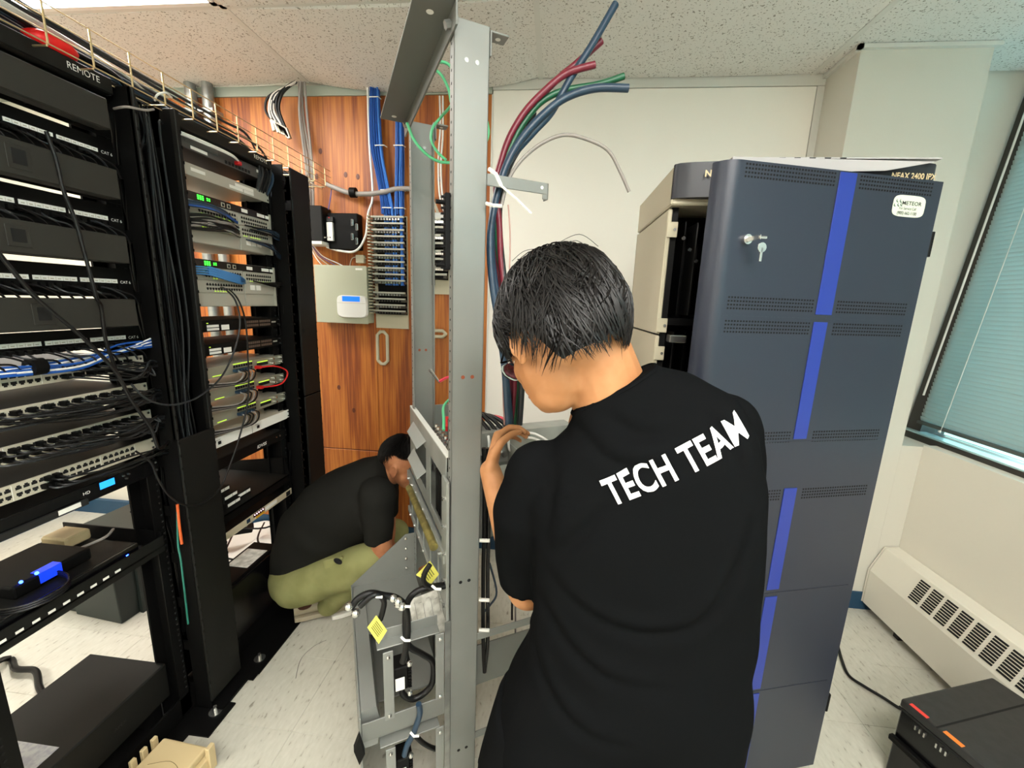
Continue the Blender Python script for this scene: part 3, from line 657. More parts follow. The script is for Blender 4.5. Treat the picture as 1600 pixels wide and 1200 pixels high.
def shelf(z, lab, y1=Y1):
    t = thing('rack_shelf', lab, 'shelf', (XF-.15, 1.55, z))
    obj('tray', G().box(XF-.36, XF+.02, Y0+.02, y1-.03, z, z+.004), M_blk2, t); obj('front_lip', G().box(XF+.016, XF+.02, Y0+.02, y1-.03, z-.03, z+.004), M_blk, t)
    obj('side_wall', G().prism([(XF-.36, y1-.03, z), (XF+.02, y1-.03, z), (XF, y1-.03, z+.09), (XF-.36, y1-.03, z+.04)], (0, .003, 0)), M_blk, t)
    return t
shelf(.68, 'black cantilever shelf in the lower part of the far rack holding small boxes')
for i, (ya, yb, za, zb, xo, lb) in enumerate([(1.40, 1.475, .684, .712, 0, 'small flat black converter at the left front of the far rack shelf, white labels'), (1.40, 1.475, .713, .74, -.01, 'small flat black converter lying on another at the left of the far rack shelf'),
                                      (1.40, 1.46, .741, .768, -.03, 'small flat black converter, topmost of the stack on the far rack shelf'), (1.48, 1.56, .684, .715, -.02, 'small flat black converter right of the stack on the far rack shelf')]):
    t = thing('media_converter', lb, 'converter', (XF-.05, ya, za), 'converters on the far rack shelf')
    obj('case', G().box(XF-.12+xo, XF+xo, ya, yb, za, zb), M_blk2, t, bev=.002); sticker(t, XF+xo, ya+.006, yb-.03, za+.012, za+.024); sticker(t, XF+xo, yb-.028, yb-.004, za+.012, za+.024)
t = dev('power_distribution_unit', 'thin rack unit with cream front, lamps and white labels low in far rack', 'power unit', Y0+.0, Y1, .566, .597, .25, M_blk, mat('cream_front', 'C8BCA0', r=.5), ears=False)
obj('lamp_panel', G().box(XF+.004, XF+.005, 1.53, 1.60, .58, .597), mat('dark_red_panel', '3A0608', r=.3), t)
for k in range(5): obj('lamp', G().sph((XF+.006, 1.537+k*.013, .591), .0022, 6, 5), M_ledw, t)
obj('yellow_mark', G().box(XF+.004, XF+.005, 1.545, 1.60, .568, .578), mat('yellow_mark', 'D0A020', r=.5), t); sticker(t, XF+.004, 1.605, 1.685, .575, .592); obj('socket', G().box(XF+.004, XF+.005, 1.49, 1.51, .575, .592), M_navyc, t)
obj('socket', G().box(XF+.004, XF+.005, 1.755, 1.785, .57, .592), M_hole, t)
t = thing('battery_backup_unit', 'large black power unit at the foot of the far rack, paper on top', 'power unit', (XF-.15, 1.56, .01))
obj('case', G().box(XF-.13, XF+.0, 1.33, 1.68, .10, .36), M_blk, t, bev=.005); obj('front_panel', G().box(XF, XF+.012, 1.33, 1.68, .104, .352), M_blkg, t, bev=.004)
obj('plinth', G().box(XF-.12, XF-.02, 1.35, 1.66, .01, .10), M_blk, t)
obj('paper_sheet', G().box(-1.384, -1.286, 1.49, 1.62, .3605, .3615), M_paper, label='pinkish white paper sheet on the large power unit in the far rack', cat='paper')
# white sheet, power strip, cables on the floor behind the far rack
g = G(); n = 16; vs = []
for i in range(n+1):
    for j in range(n+1):
        a, b = -2.15+i*.62/n, 1.62+j*.70/n
        vs.append((a, b, .012+.11*max(0, noise.noise(Vector((a*5, b*5, 0))))+.03*abs(noise.noise(Vector((a*17, b*17, 2))))))
fs = [(i*(n+1)+j, (i+1)*(n+1)+j, (i+1)*(n+1)+j+1, i*(n+1)+j+1) for i in range(n) for j in range(n)]
g.add(vs, fs); o = obj('plastic_sheet', g, M_cloth, smooth=True, label='crumpled white plastic sheet on the floor behind the far rack', cat='sheet')
so = o.modifiers.new('s', 'SOLIDIFY'); so.thickness = .003; ss = o.modifiers.new('b', 'SUBSURF'); ss.levels = 1; ss.render_levels = 1
t = thing('power_strip', 'black power strip with plugs lying on the white sheet behind the far rack', 'power strip', (-1.9, 2.0, .15))
obj('strip_body', G().obox((-1.95, 1.95, .14), (.22, .12, 0), (-.03, .055, 0), (0, 0, .035)), M_blk, t, bev=.004)
for k in range(3): obj('plug', G().obox((-1.92+.065*k, 1.985+.035*k, .175), (.03, .015, 0), (-.012, .025, 0), (0, 0, .04)), M_blk if k % 2 else M_gry_c, t, bev=.003)
for k, P in enumerate([[(-1.5, 2.3, .3), (-1.62, 2.1, .18), (-1.8, 2.02, .2)], [(-1.45, 1.75, .2), (-1.7, 1.8, .17), (-1.95, 2.0, .18)], [(-1.42, 1.5, .37), (-1.55, 1.62, .25), (-1.75, 1.95, .2)], [(-1.36, 1.42, .37), (-1.5, 1.45, .5), (-1.62, 1.55, .15), (-1.8, 1.75, .13)], [(-1.4, 1.85, .16), (-1.6, 1.95, .17), (-1.75, 2.2, .13)]]):
    cable('power_cable', P, .005, M_cable, 'thin black cord trailing over the white sheet behind the far rack', 'cords behind the far rack', n=6)
# loose cables across the front of the racks
XC = -1.165
cable('loose_cable', [at(*p, x=XC-.01) for p in [(72, 205), (88, 250), (100, 300), (118, 345), (132, 395), (150, 462)]]+[at(158, 480, x=-1.19), at(165, 530, x=-1.2), at(180, 575, x=-1.22), at(186, 600, x=-1.25)], .0042, M_cable, 'black ribbed cable hanging straight down in front of the cable covers', n=8, k=8)
cable('loose_cable', [at(*p, x=XC) for p in [(-20, 370), (0, 398), (60, 468), (130, 528), (180, 580), (205, 625), (235, 668), (248, 700)]]+[at(262, 690, x=-1.22)], .0045, M_cable, 'black cable running diagonally down across the near rack', n=8, k=8)
cable('loose_cable', [at(*p, x=XC-.02) for p in [(205, 600), (222, 618), (245, 630), (275, 632), (310, 620), (345, 590), (366, 548), (375, 505), (368, 470), (352, 452)]]+[at(345, 449, x=XF+.01)], .0032, M_dgry_c, 'thin grey cable sweeping in a wide arc to the lower modular switch', n=8, k=8)
cable('loose_cable', [at(*p, x=XC-.01) for p in [(212, 705), (235, 722), (247, 748), (262, 772), (285, 788), (312, 788), (342, 765), (358, 730), (375, 680), (388, 620), (387, 550), (383, 500), (372, 468)]]+[at(358, 452, x=XF+.01)], .003, M_cable, 'thin black cable hanging in a low loop across both racks', n=8, k=8)
# cable on the floor behind rack 1
for k in range(2):
    cable('floor_cable', [(-1.75, .72+.02*k, .70), (-1.80, .78, .35)] + [at(*p, z=.02+.012*k) for p in [(5, 1030), (25, 1045), (55, 1048), (62, 1075), (75, 1088), (105, 1086)]], .011, M_cable, 'thick black cable pair curving over the floor behind the near rack', 'thick floor cables', n=8, k=6)
# black bins behind rack 1
def binn(p0, p1, w, h, lab):
    a = Vector(p0); b = Vector(p1); d = (b-a); n = Vector((-d.y, d.x, 0)).normalized()*w
    t = thing('storage_bin', lab, 'bin', a)
    R = []
    for z, s in ((0, .9), (h*.86, 1.0), (h*.86, 1.06), (h, 1.07)):
        c = a+d/2+n/2; q = [c+(-d/2-n/2)*s, c+(d/2-n/2)*s, c+(d/2+n/2)*s, c+(-d/2+n/2)*s]; R.append([(v.x, v.y, z+.001) for v in q])
    obj('body', G().rings(R), M_binb, t, bev=.008, seg=2)
    g = G()
    for k in (.3, .62): e = a+d*k-n*.0; g.obox((e.x-n.x*.02, e.y-n.y*.02, .0), d*.1, n*.06, (0, 0, h*.84))
    obj('rib', g, M_binb, t)
binn((-1.93, 1.46, 0), (-1.90, 1.78, 0), .30, .42, 'large black plastic storage bin on the floor behind the near rack')
binn((-2.22, 1.50, 0), (-2.20, 1.80, 0), .22, .25, 'small black plastic bin left of the large bin')
# beige frame pieces at the lower left corner of the view
t = thing('wiring_block_cover', 'tan plastic wiring block lying on the floor at the bottom left', 'wiring block', (-1.16, .95, 0))
def bl(v): c, s = math.cos(-.05), math.sin(-.05); return (-1.14+v[0]*c-v[1]*s, .965+v[0]*s+v[1]*c, v[2])
obj('lid', G(bl).box(-.09, .075, -.13, .03, .05, .075), M_tan, t, bev=.006, seg=2); obj('body', G(bl).box(-.105, .09, -.14, .04, 0, .05), M_tan, t, bev=.003)
for k in range(5): obj('side_clip', G(bl).box(-.118, -.105, -.13+k*.034, -.112+k*.034, .0, .085), M_tan, t, bev=.002)
for k in range(2): obj('corner_clip', G(bl).box(.085, .10, -.13+k*.14, -.105+k*.14, 0, .09), M_tan, t, bev=.002)
obj('scribble', G(bl).tube(spl([(-.06, -.05, .0755), (0, -.03, .0755), (.05, -.05, .0755), (.03, -.08, .0755)], 5), .0008, 4), mat('pencil_mark', '7A6A48', r=.7), t)
# overhead wire basket tray and its cables
t = thing('wire_basket_tray', 'zinc wire basket cable tray running above the racks to the plywood wall', 'cable tray', (-1.33, 1.3, 2.10))
wr = G()
for xx, zz in [(-1.2, 2.185), (-1.2, 2.155), (-1.2, 2.125), (-1.2, 2.1), (-1.25, 2.098), (-1.3, 2.098), (-1.35, 2.098), (-1.40, 2.098), (-1.45, 2.098), (-1.45, 2.13), (-1.45, 2.16), (-1.45, 2.185)]:
    obj('long_wire', G().tube([(xx, .3, zz), (xx, 2.2, zz)], .0018, 5), M_zinc, t)
cw = None; y = .38
while y < 2.22:
    if cw is None: cw = obj('cross_wire', G().tube([(-1.2, y, 2.187), (-1.2, y, 2.1), (-1.203, y, 2.096), (-1.447, y, 2.096), (-1.45, y, 2.1), (-1.45, y, 2.187)], .0024, 6), M_zinc, t); yy0 = y
    else: child(cw, (0, y-yy0, 0), t)
    y += .098
random.seed(5)
for q in range(44):
    a = -1.225-random.random()*.20; z = 2.106+random.random()*.055; e = random.uniform(1.25, 1.5) if q % 3 == 0 else random.uniform(1.7, 1.84)
    P = [(a, .3, z+.04), (a+random.uniform(-.01, .01), .7, z+.03), (a+random.uniform(-.015, .015), 1.1, z+random.uniform(0, .02))]
    if e < 1.6: P = P[:2]+[(a, 1.05, z), (a*.5-.64, 1.2, z-.01), (-1.29+random.uniform(-.04, .03), 1.235+random.uniform(-.04, .04), 2.03), (-1.29, 1.235, 1.95)]; m = M_cable
    else: P += [(a, 1.5, z), (a+.0, e-.05, z-.004), (-1.27+random.uniform(-.04, .03), e+.03, 2.07), (-1.27, e+.02, 1.97)]; m = [M_cable, M_navyc, M_cable, M_dgry_c][q % 4]
    cable('overhead_cable', P, random.choice([.0035, .0045, .006]), m, 'black or dark blue cable lying in the overhead wire tray', 'cables in the overhead tray', n=6, k=6)
for k in range(4):
    cable('overhead_cable', [(-1.22-.015*k, .3, 2.17), (-1.23-.01*k, .8, 2.16), (-1.25, 1.15, 2.15), (-1.3, 1.35, 2.14), (-1.35, 1.7, 2.11)], .003, M_white, 'thin white cable lying on top of the dark cables in the overhead tray', 'white cables in the overhead tray', n=5)
for (c, r, lb) in (((-1.27, 1.03, 2.13), (.04, .055, .025), 'red plastic bag tucked in the overhead tray above the near rack header'), ((-1.40, .82, 2.235), (.05, .06, .02), 'red plastic bag on top of the cables at the top left corner')):
    g = G().ell(c, ((r[0], 0, 0), (0, r[1], 0), (0, 0, r[2])), 14, 8); obj('red_bag', g, mat('red_bag', 'E01010', r=.5, bump=.4, bs=20), smooth=True, label=lb, cat='bag')
obj('maroon_box', G().box(-1.44, -1.36, 1.42, 1.56, 2.102, 2.19), mat('maroon_card', '4A1A24', r=.6), bev=.003, label='small maroon box standing in the overhead tray above the far rack', cat='box')
cable('white_cable', [at(242, 157, x=-1.21), at(246, 148, x=-1.19), at(258, 145, x=-1.185), at(268, 152, x=-1.2)], .003, M_white, 'stub of white cable sticking over the cable manager top')
cable('white_cable', [at(178, 170, x=-1.24), at(198, 167, x=-1.19), at(225, 172, x=-1.185), at(240, 171, x=-1.19)], .0032, M_gry_c, 'pale cable stub poking out across the top of the open cable manager')
obj('red_tag', G().box(-1.26, -1.255, 1.185, 1.205, 1.94, 2.03), mat('red_tag', 'A03030', r=.5), label='red and pale tag hanging inside the top of the open cable manager', cat='tag')
# ================================================ THINGS ON THE PLYWOOD WALL
def w(px, py, d=0): return at(px, py, y=D-d)
def wbx(g, p0, p1, d0, d1): a = w(*p0); b = w(*p1); return g.box(a.x, b.x, D-d1, D-d0, min(a.z, b.z), max(a.z, b.z))
for k, (x0, z1, lb) in enumerate([(-1.93, 2.66, 'grey vertical conduit pipe on the plywood behind the far rack, nearer the racks'), (-2.03, 2.66, 'grey vertical conduit pipe on the plywood behind the far rack, further left')]):
    t = thing('conduit_pipe', lb, 'pipe', (x0, D-.04, .75)); obj('pipe', G().cyl((x0, D-.045, .75), (x0, D-.045, z1), .028, 16), M_galv, t, smooth=True)
    for z in (1.1, 1.9, 2.5): obj('pipe_strap', G().box(x0-.045, x0+.045, D-.075, D, z, z+.02), M_galv, t)
# alarm cabinet
t = thing('alarm_cabinet', 'pale green-grey metal alarm cabinet on the plywood with a white keypad in front', 'cabinet', (-1.2, D-.04, 1.40))
obj('box', G().box(-1.352, -1.05, D-.085, D-.001, 1.402, 1.715), mat('pale_green_enamel', 'B0B29C', r=.5), t, bev=.003); obj('door', G().box(-1.355, -1.047, D-.09, D-.085, 1.399, 1.718), mat('pale_green_enamel'), t, bev=.002)
obj('lock', G().cyl((-1.085, D-.096, 1.555), (-1.085, D-.09, 1.555), .007, 12), M_blk, t); sticker(t, 0, 0, .001, 0, .001); bpy.data.objects.remove(t.children[-1])
obj('label_sticker', G().box(-1.11, -1.07, D-.0908, D-.09, 1.695, 1.705), M_label, t)
t = thing('keypad', 'white alarm keypad with rounded corners and bright blue screen', 'keypad', (-1.16, D-.1, 1.43))
g = G(); R = []
c0 = w(551, 479, .10); hw, hh = .088, .062
for dy, s in ((-.002, 1), (-.018, 1), (-.024, .95)):
    ring = []
    for k in range(32):
        a = 2*math.pi*k/32; ca, sa = math.cos(a), math.sin(a); e = .38
        ring.append((c0.x+hw*s*math.copysign(abs(ca)**e, ca), D-.09+dy, c0.z+hh*s*math.copysign(abs(sa)**e, sa)))
    R.append(ring)
obj('housing', g.rings(R), M_white, t, smooth=True); obj('screen', G().box(c0.x-.052, c0.x+.05, D-.1155, D-.113, c0.z+.028, c0.z+.056), M_lcd2, t, bev=.001)
obj('flap_line', G().box(c0.x-.082, c0.x+.082, D-.1146, D-.1138, c0.z+.018, c0.z+.0195), M_beige, t)
t = thing('junction_box', 'small cream junction box between the alarm cabinet and the wiring blocks', 'junction box', w(565, 405)); g = G(); wbx(g, (559, 399), (572, 412), 0, .03); obj('box', g, M_cabb, t, bev=.003)
# black terminal device + card
t = thing('telephone_network_box', 'open black plastic telephone box with a white card on the plywood wall', 'telephone box', w(530, 360))
g = G(); wbx(g, (520, 336), (568, 392), 0, .06); obj('back_box', g, M_blk, t, bev=.004)
g = G(); wbx(g, (493, 327), (520, 383), 0, .10); obj('side_box', g, M_blk2, t, bev=.004)
g = G(); wbx(g, (492, 381), (521, 386), 0, .12); obj('bottom_ledge', g, M_label, t)
g = G(); wbx(g, (521, 343), (531, 350), .06, .075); obj('plate', g, M_dgrey, t); g = G(); wbx(g, (521, 351), (531, 379), .06, .075); obj('white_card', g, M_label, t, label='white paper card')
for (a, b) in ((551, 348), (558, 355), (551, 370), (558, 377)):
    g = G(); c = w(a, b, .065); g.box(c.x-.008, c.x+.008, c.y-.01, c.y, c.z-.018, c.z+.018); obj('connector', g, M_steel, t, bev=.003)
for k in range(3): c = w(508+4*k, 371, .102); obj('indicator', G().cyl(c, c+Vector((0, -.003, 0)), .004, 8), M_steel, t)
obj('red_lamp', G().sph(w(514, 340, .102), .004, 8, 6), M_red, t)
t = thing('paper_chart', 'narrow white and blue printed card on the plywood left of the black telephone box', 'card', w(488, 360)); g = G(); wbx(g, (481, 333), (493, 385), 0, .02); obj('card', g, mat('pale_blue_card', 'C4D2DC', r=.6), t)
g = G(); wbx(g, (486, 372), (492, 380), .02, .022); obj('blue_mark', g, M_blue, t)
# wiring blocks: left bank of 66-style blocks
def bank(x0, x1, z1, z0, n, lab, gap=None, side=True):
    t = thing('wiring_block_bank', lab, 'wiring block', ((x0+x1)/2, D-.05, z0))
    obj('mounting_plate', G().box(x0, x1, D-.01, D, z0-.08, z1), M_cabb, t)
    dz = (z1-z0)/n
    obj('gap_dark_plate', G().box(x0+.02, x1-.004, D-.014, D-.01, z0, z1-.005), M_blk, t)  # black plate added behind the rows to darken the gaps between them
    for i in range(n):
        z = z1-(i+1)*dz
        if gap and gap[0] <= i < gap[1]: continue
        b = obj('terminal_row', G().box(x0+.015, x1-.005, D-.05, D-.01, z+dz*.12, z+dz*.5), mat('terminal_grey', '4A4840', r=.5, m=.2), t, bev=.001)
        obj('label_rail', G().box(x0+.01, x1, D-.062, D-.05, z+dz*.52, z+dz*.78), mat('rail_grey', 'A8A79A', r=.4), t)
        g = G()
        for k in range(9): xx = x0+.03+k*(x1-x0-.05)/9; g.box(xx, xx+.009, D-.056, D-.05, z+dz*.16, z+dz*.46)
        obj('contact_pins', g, M_blk if i % 2 else M_steel, b, kind='stuff')
    if side:
        for i in range(2*n): z = z1-(i+1)*dz/2; obj('wire_guide', G().box(x0-.012, x0+.006, D-.07, D-.01, z+.004, z+dz*.5-.006), M_tan if 0 else M_cabb, t, bev=.002)
    return t
bank(-1.035, -.84, 1.995, 1.455, 16, 'tall frame of stacked telephone wiring blocks below the blue cable bundles', gap=(11, 12))
bank(-.745, -.60, 1.99, 1.66, 8, 'shorter frame of telephone wiring blocks seen between the two grey posts')
obj('terminal_cover', G().box(-.745, -.58, D-.055, D, 1.975, 2.01), M_galv, label='plain metal plate at the head of the shorter wiring frame', cat='plate', bev=.001)
def ring(cx, z0, z1, lab, wd=.035, horiz=False):
    P = [(cx-wd, z0+.02), (cx-wd, z1-.02), (cx-wd+.02, z1), (cx+wd-.02, z1), (cx+wd, z1-.02), (cx+wd, z0+.02), (cx+wd-.02, z0), (cx-wd+.02, z0), (cx-wd, z0+.02)]
    obj('cable_ring', G().tube([(a, D-.03, b) for a, b in P], .010, 8), M_cabb, smooth=True, label=lab, cat='cable ring')
ring(-.992, 1.165, 1.355, 'cream oblong plastic cable ring on the plywood under the wiring blocks', .03)
ring(-.66, 1.34, 1.375, 'cream plastic cable ring on the plywood between the grey posts', .05)
# blue bundles
random.seed(11)
for (xa, xb, n, zt, lab, grp) in ((-.993, -.937, 40, 2.62, 'blue network cable in the thick bundle descending to the wiring blocks', 'thick blue cable bundle'), (-.862, -.87, 18, 2.62, 'blue network cable in the slimmer bundle beside the far grey post', 'slim blue cable bundle')):
    for q in range(n):
        a = random.uniform(-.026, .026)*(1 if n > 20 else .7); b = random.uniform(.012, .05)
        P = [(xa+a*.7, D-b, zt+.02), (xa+a*1.05, D-b, 2.35), (xa*.4+xb*.6+a+random.uniform(-.005, .005), D-b, 2.15), (xb+a*1.2, D-b, 2.0)]
        if q % 3 == 0: P.append((xb+a*1.2, D-b+.0, 1.62))
        cable('network_cable', P, .0042, M_bluec if q % 4 else mat('light_blue_jacket', '3B78CC', r=.4), lab, grp, n=5, k=4)
    for z in (2.57, 2.34, 2.12, 2.03):
        xx = xa+(xb-xa)*max(0, min(1, (2.57-z)/.5)); obj('cable_tie', G().tube([(xx-.03, D-.03, z), (xx-.025, D-.056, z), (xx+.025, D-.056, z), (xx+.03, D-.03, z)], .0028, 5), M_white, label='white cable tie around a %s blue cable bundle' % ('thick' if n > 20 else 'slim'), cat='cable tie', group='ties on the %s bundle' % ('thick' if n > 20 else 'slim'))
cable('white_cable', [(-1.03, D-.04, 2.62), (-1.03, D-.04, 2.35), (-1.02, D-.04, 2.1), (-1.05, D-.04, 2.0), (-1.06, D-.06, 1.88), (-1.12, D-.06, 1.80), (-1.22, D-.05, 1.80), (-1.3, D-.04, 1.82)], .006, M_white, 'white cable beside the thick blue bundle looping under the black telephone box', n=8)
# grey conduit with black ring
cable('flexible_conduit', [w(*p, .05) for p in [(510, 288), (522, 293), (548, 302), (575, 303), (600, 300), (622, 295), (660, 296)]], .013, M_gry_c, 'grey flexible conduit crossing the plywood horizontally', n=10, k=6)
c = w(552, 301, .05); obj('bridle_ring', G().tube([c+Vector((-.016, 0, 0)), c+Vector((.016, 0, 0))], .026, 14), M_blk, smooth=True, label='black ring clamp around the grey flexible conduit', cat='clamp')
# grey hanging cables near tray end
for q, (a, b, c_, d) in enumerate([(467, 470, 482, 484), (472, 474, 486, 487), (476, 480, 488, 490), (470, 468, 478, 484)]):
    cable('grey_cable', [w(a, 128, .05+.01*q), w(b, 180, .05+.01*q), w(c_, 260, .05+.01*q), w(d, 332, .04+.01*q)], .006, M_gry_c, 'grey cable in the small group coming down to the end of the wire tray', 'grey cables at the tray end', n=6)
for q in range(4):
    cable('thin_wire', [w(484+2*q, 384, .03), w(492+4*q, 400, .04), w(500+9*q, 411, .04), w(508+11*q, 418, .02)], .003, [M_white, M_beige, mat('violet_wire', '6A5A90', r=.5), M_white][q], 'thin wire running from the printed card to the alarm cabinet', 'thin wires above the alarm cabinet', n=5)
cable('thin_wire', [w(572, 404, .02), w(560, 402, .02), (w(550, 404, .02)), w(546, 418, .02)], .0025, M_beige, 'thin beige wire from the small junction box to the alarm cabinet', n=5)
cable('thin_wire', [w(518, 290, .03), w(517, 305, .03), w(513, 328, .03)], .0035, mat('violet_wire'), 'thin violet wire dropping from the conduit to the black telephone box', n=5)
cable('white_cable', [w(687, 150, .03), w(688, 200, .03), w(685, 250, .03), w(687, 305, .03), w(696, 336, .03)], .005, M_white, 'white cable descending the plywood between the two grey posts, left of a pair', n=6)
cable('white_cable', [w(692, 150, .03), w(692, 210, .03), w(689, 260, .03), w(692, 310, .03), w(700, 338, .03)], .005, M_white, 'white cable descending the plywood between the two grey posts, right of a pair', n=6)
for q in range(3): cable('thin_wire', [w(668, 306+3*q, .03), w(678, 314+3*q, .04), w(688-2*q, 338, .03)], .0028, M_beige, 'thin beige wire curving into the shorter wiring frame', 'thin wires at the shorter wiring frame', n=5)
# hanging 25 pair connector bundle
random.seed(2)
for q in range(9):
    j = Vector((random.uniform(-.03, .03), 0, random.uniform(-.01, .01)))
    s = w(462, 128, .08); m0 = w(448, 136, .10)+j*.4; m1 = w(422+q*1.6, 150, .12)+j*.6; m2 = w(417+q*1.9, 172, .12)+j*.5; e = w(425+q*2.7, 188+q*1.6, .12)
    t = thing('amphenol_cable', 'black multi-pair cable with silver connector hanging from the ceiling gap', 'cable', e, 'multi-pair cables hanging from the ceiling')
    obj('cable_body', G().tube(spl([s+j*.2, m0, m1, m2, e], 6), .0065, 8), M_cable if q % 3 else mat('offwhite_jacket', 'CFC8C0', r=.5), t, smooth=True)
    dr = (e-m2).normalized(); g = G().obox(e-Vector((.009, .008, 0)), dr*.055, (.018, 0, .004), (0, .016, 0)); obj('connector', g, mat('connector_metal', '8A8272', r=.4, m=.5), t, bev=.002)
# pencil-grey tray bracket
obj('tray_end_clip', G().tube(spl([w(478, 258, .1), w(486, 285, .1), w(500, 292, .1), w(506, 292, .1)], 4), .004, 6), M_steel, smooth=True, label='zinc hook clip at the end of the wire tray', cat='clip')
# ================================================ GREY RELAY RACK
NL = Vector((-.240, .965, 0)); U = Vector((-.485, .875, 0)).normalized(); Vv = Vector((.875, .485, 0)).normalized()
def uv(v): return NL+U*v[0]+Vv*v[1]+Vector((0, 0, v[2]))
def GU(): return G(uv)
t = RR = thing('relay_rack', 'tall grey two-post relay rack standing in the middle of the room', 'rack', NL)
def postg(u0, sgn):
    g = GU(); th = .004; L = .032*sgn; H = 2.13; n = []
    return g.box(u0, u0+th*sgn, 0, .08, .0, H).box(u0, u0+L, 0, th, .0, H).box(u0, u0+L, .08-th, .08, .0, H)
obj('post', postg(0, 1), M_grey, t, bev=.0015, seg=2); obj('post', postg(.57, -1), M_grey, t, bev=.0015, seg=2)
for z in (2.055, 1.364, .792, .22):
    for vv in (.028, .052):
        for uu in (-.0006, .5648): obj('bolt_hole', GU().cyl((uu, vv, z), (uu+.001, vv, z), .0048, 12), mat('hole_wood', '8A4426', r=.6) if 1 < z < 2 else (M_hole if z < 1 else M_galv), t)
g = GU(); z = .03
while z < 2.11:
    for u0 in (.018, .552): g.cyl((u0, -.0004, z), (u0, .0006, z), .003, 6); g.cyl((u0, .0794, z), (u0, .0804, z), .003, 6)
    z += .0254
obj('screw_holes', g, M_hole, t, kind='stuff')
# top angles
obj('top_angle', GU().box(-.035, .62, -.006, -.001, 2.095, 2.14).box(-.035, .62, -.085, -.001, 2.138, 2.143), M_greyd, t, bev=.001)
obj('top_angle', GU().box(-.0, .60, .081, .086, 2.06, 2.12).box(.0, .0+.035, .086, .155, 2.115, 2.12).box(.535, .57, .086, .13, 2.115, 2.12), M_grey, t, bev=.001) if 0 else None
for u0 in (.0, .53): 
    o = obj('top_clip', GU().box(u0, u0+.035, .081, .085, 2.075, 2.125).box(u0, u0+.035, .085, .125, 2.121, 2.125), M_grey, t, bev=.001); obj('clip_hole', GU().cyl((u0+.018, .105, 2.1206), (u0+.018, .105, 2.1202), .006, 10), M_label, o)
for u0 in (.005, .56): obj('bolt', GU().cyl((u0, -.006, 2.115), (u0, -.018, 2.11), .009, 6), M_galv, t); obj('angle_hole', GU().cyl((u0+.02, -.045, 2.1376), (u0+.02, -.045, 2.1372), .008, 12), M_label, t)
# cable arm bracket
obj('cable_arm', GU().box(.0, .004, .08, .24, 1.812, 1.838).box(.0, .02, .236, .24, 1.80, 1.838).box(.0, .004, .225, .24, 1.80, 1.812), M_grey, RR, bev=.001)
obj('arm_hole', GU().cyl((-.0006, .222, 1.826), (.0, .222, 1.826), .004, 10), M_label, RR)
# black fanning strips on the posts
for (uu, za, zb, lb) in ((.575, 1.60, 1.86, 'narrow black fanning strip fixed to the far grey post'), (.03, 1.62, 1.79, 'black fanning strip fixed to the left side of the near grey post')):
    t = thing('fanning_strip', lb, 'fanning strip', uv((uu, -.02, za)))
    v0 = -.012 if uu < .1 else .075
    obj('strip', GU().box(uu-.01, uu+.012, v0, v0+.012, za, zb), M_blk, t, bev=.001)
    n = 14
    for k in range(n): z = za+(zb-za)*k/n; obj('tooth', GU().box(uu-.004, uu+.004, v0-.008, v0, z+.002, z+.006), M_blk, t)
    for z in (za+.01, zb-.02, (za+zb)/2): obj('thumb_knob', GU().cyl((uu, v0-.02, z), (uu, v0, z), .005, 8), M_blk, t)
# power chassis
t = thing('power_chassis', 'grey sheet metal power distribution chassis hung between the grey posts', 'power chassis', uv((.3, .05, .9)))
M_ch = mat('chassis_grey', '9C9F99', r=.4, m=.35, c2='8E918B', vs=8)
fz0, fz1 = .885, 1.142
# front panel with openings built from strips
def fp(a, b, z0, z1, nm='front_panel', m=M_ch): return obj(nm, GU().box(a, b, -.004, -.001, z0, z1), m, t, bev=.0006)
P0, P1 = .04, .60
obj('front_panel', GU().box(P0, P1, -.004, -.001, 1.075, fz1).box(P0, .075, -.004, -.001, fz0, 1.075).box(.24, .30, -.004, -.001, fz0, 1.075).box(.50, P1, -.004, -.001, fz0, 1.075).box(.075, .24, -.004, -.001, fz0, .915).box(.30, .50, -.004, -.001, fz0, .93), M_ch, t)
obj('top_edge', GU().box(P0, P1, -.004, .012, fz1, fz1+.004), M_label if 0 else mat('bright_edge', 'D8DAD4', r=.4), t)
obj('back_plate', GU().box(P0, P1, .20, .204, fz0, fz1), M_ch, t); obj('floor_plate', GU().box(P0, P1, 0, .2, .885, .889), M_ch, t)
obj('end_plate', GU().box(P1-.004, P1, 0, .2, fz0, fz1), M_ch, t); obj('end_plate', GU().box(P0, P0+.004, 0, .2, fz0, 1.10), M_ch, t)
for (a, b, z) in ((.30, .53, 1.07), (.30, .53, .965)):
    obj('hood', GU().prism([(a, -.004, z+.03), (b, -.004, z+.03), (b-.02, -.03, z), (a+.02, -.03, z)], (0, 0, .002)), mat('light_grey_hood', 'A6ACA8', r=.4, m=.3), t)
M_blkch = M_blk
for k in range(5): obj('breaker', GU().box(.09+k*.028, .112+k*.028, .01, .06, .90, 1.04), M_blk, t, bev=.002)
obj('lower_panel', GU().box(.02, .62, -.008, -.004, .72, .882), mat('bluish_metal', '7C8488', r=.3, m=.6, c2='6A7074', vs=20), t)
obj('rail', GU().box(.02, .62, -.016, -.008, .845, .875), M_ch, t); obj('rail', GU().box(.02, .62, -.014, -.008, .70, .72), M_ch, t)
for k in range(5): obj('module_edge', GU().box(.10+k*.11, .103+k*.11, -.012, -.008, .72, .845), M_ch, t)
for k in range(9): obj('bolt', GU().cyl((.05+k*.065, -.024, .86), (.05+k*.065, -.014, .86), .005, 6), M_steel, t)
for k in range(7): obj('bolt', GU().cyl((.05+k*.085, -.018, .71), (.05+k*.085, -.012, .71), .005, 6), M_steel, t)
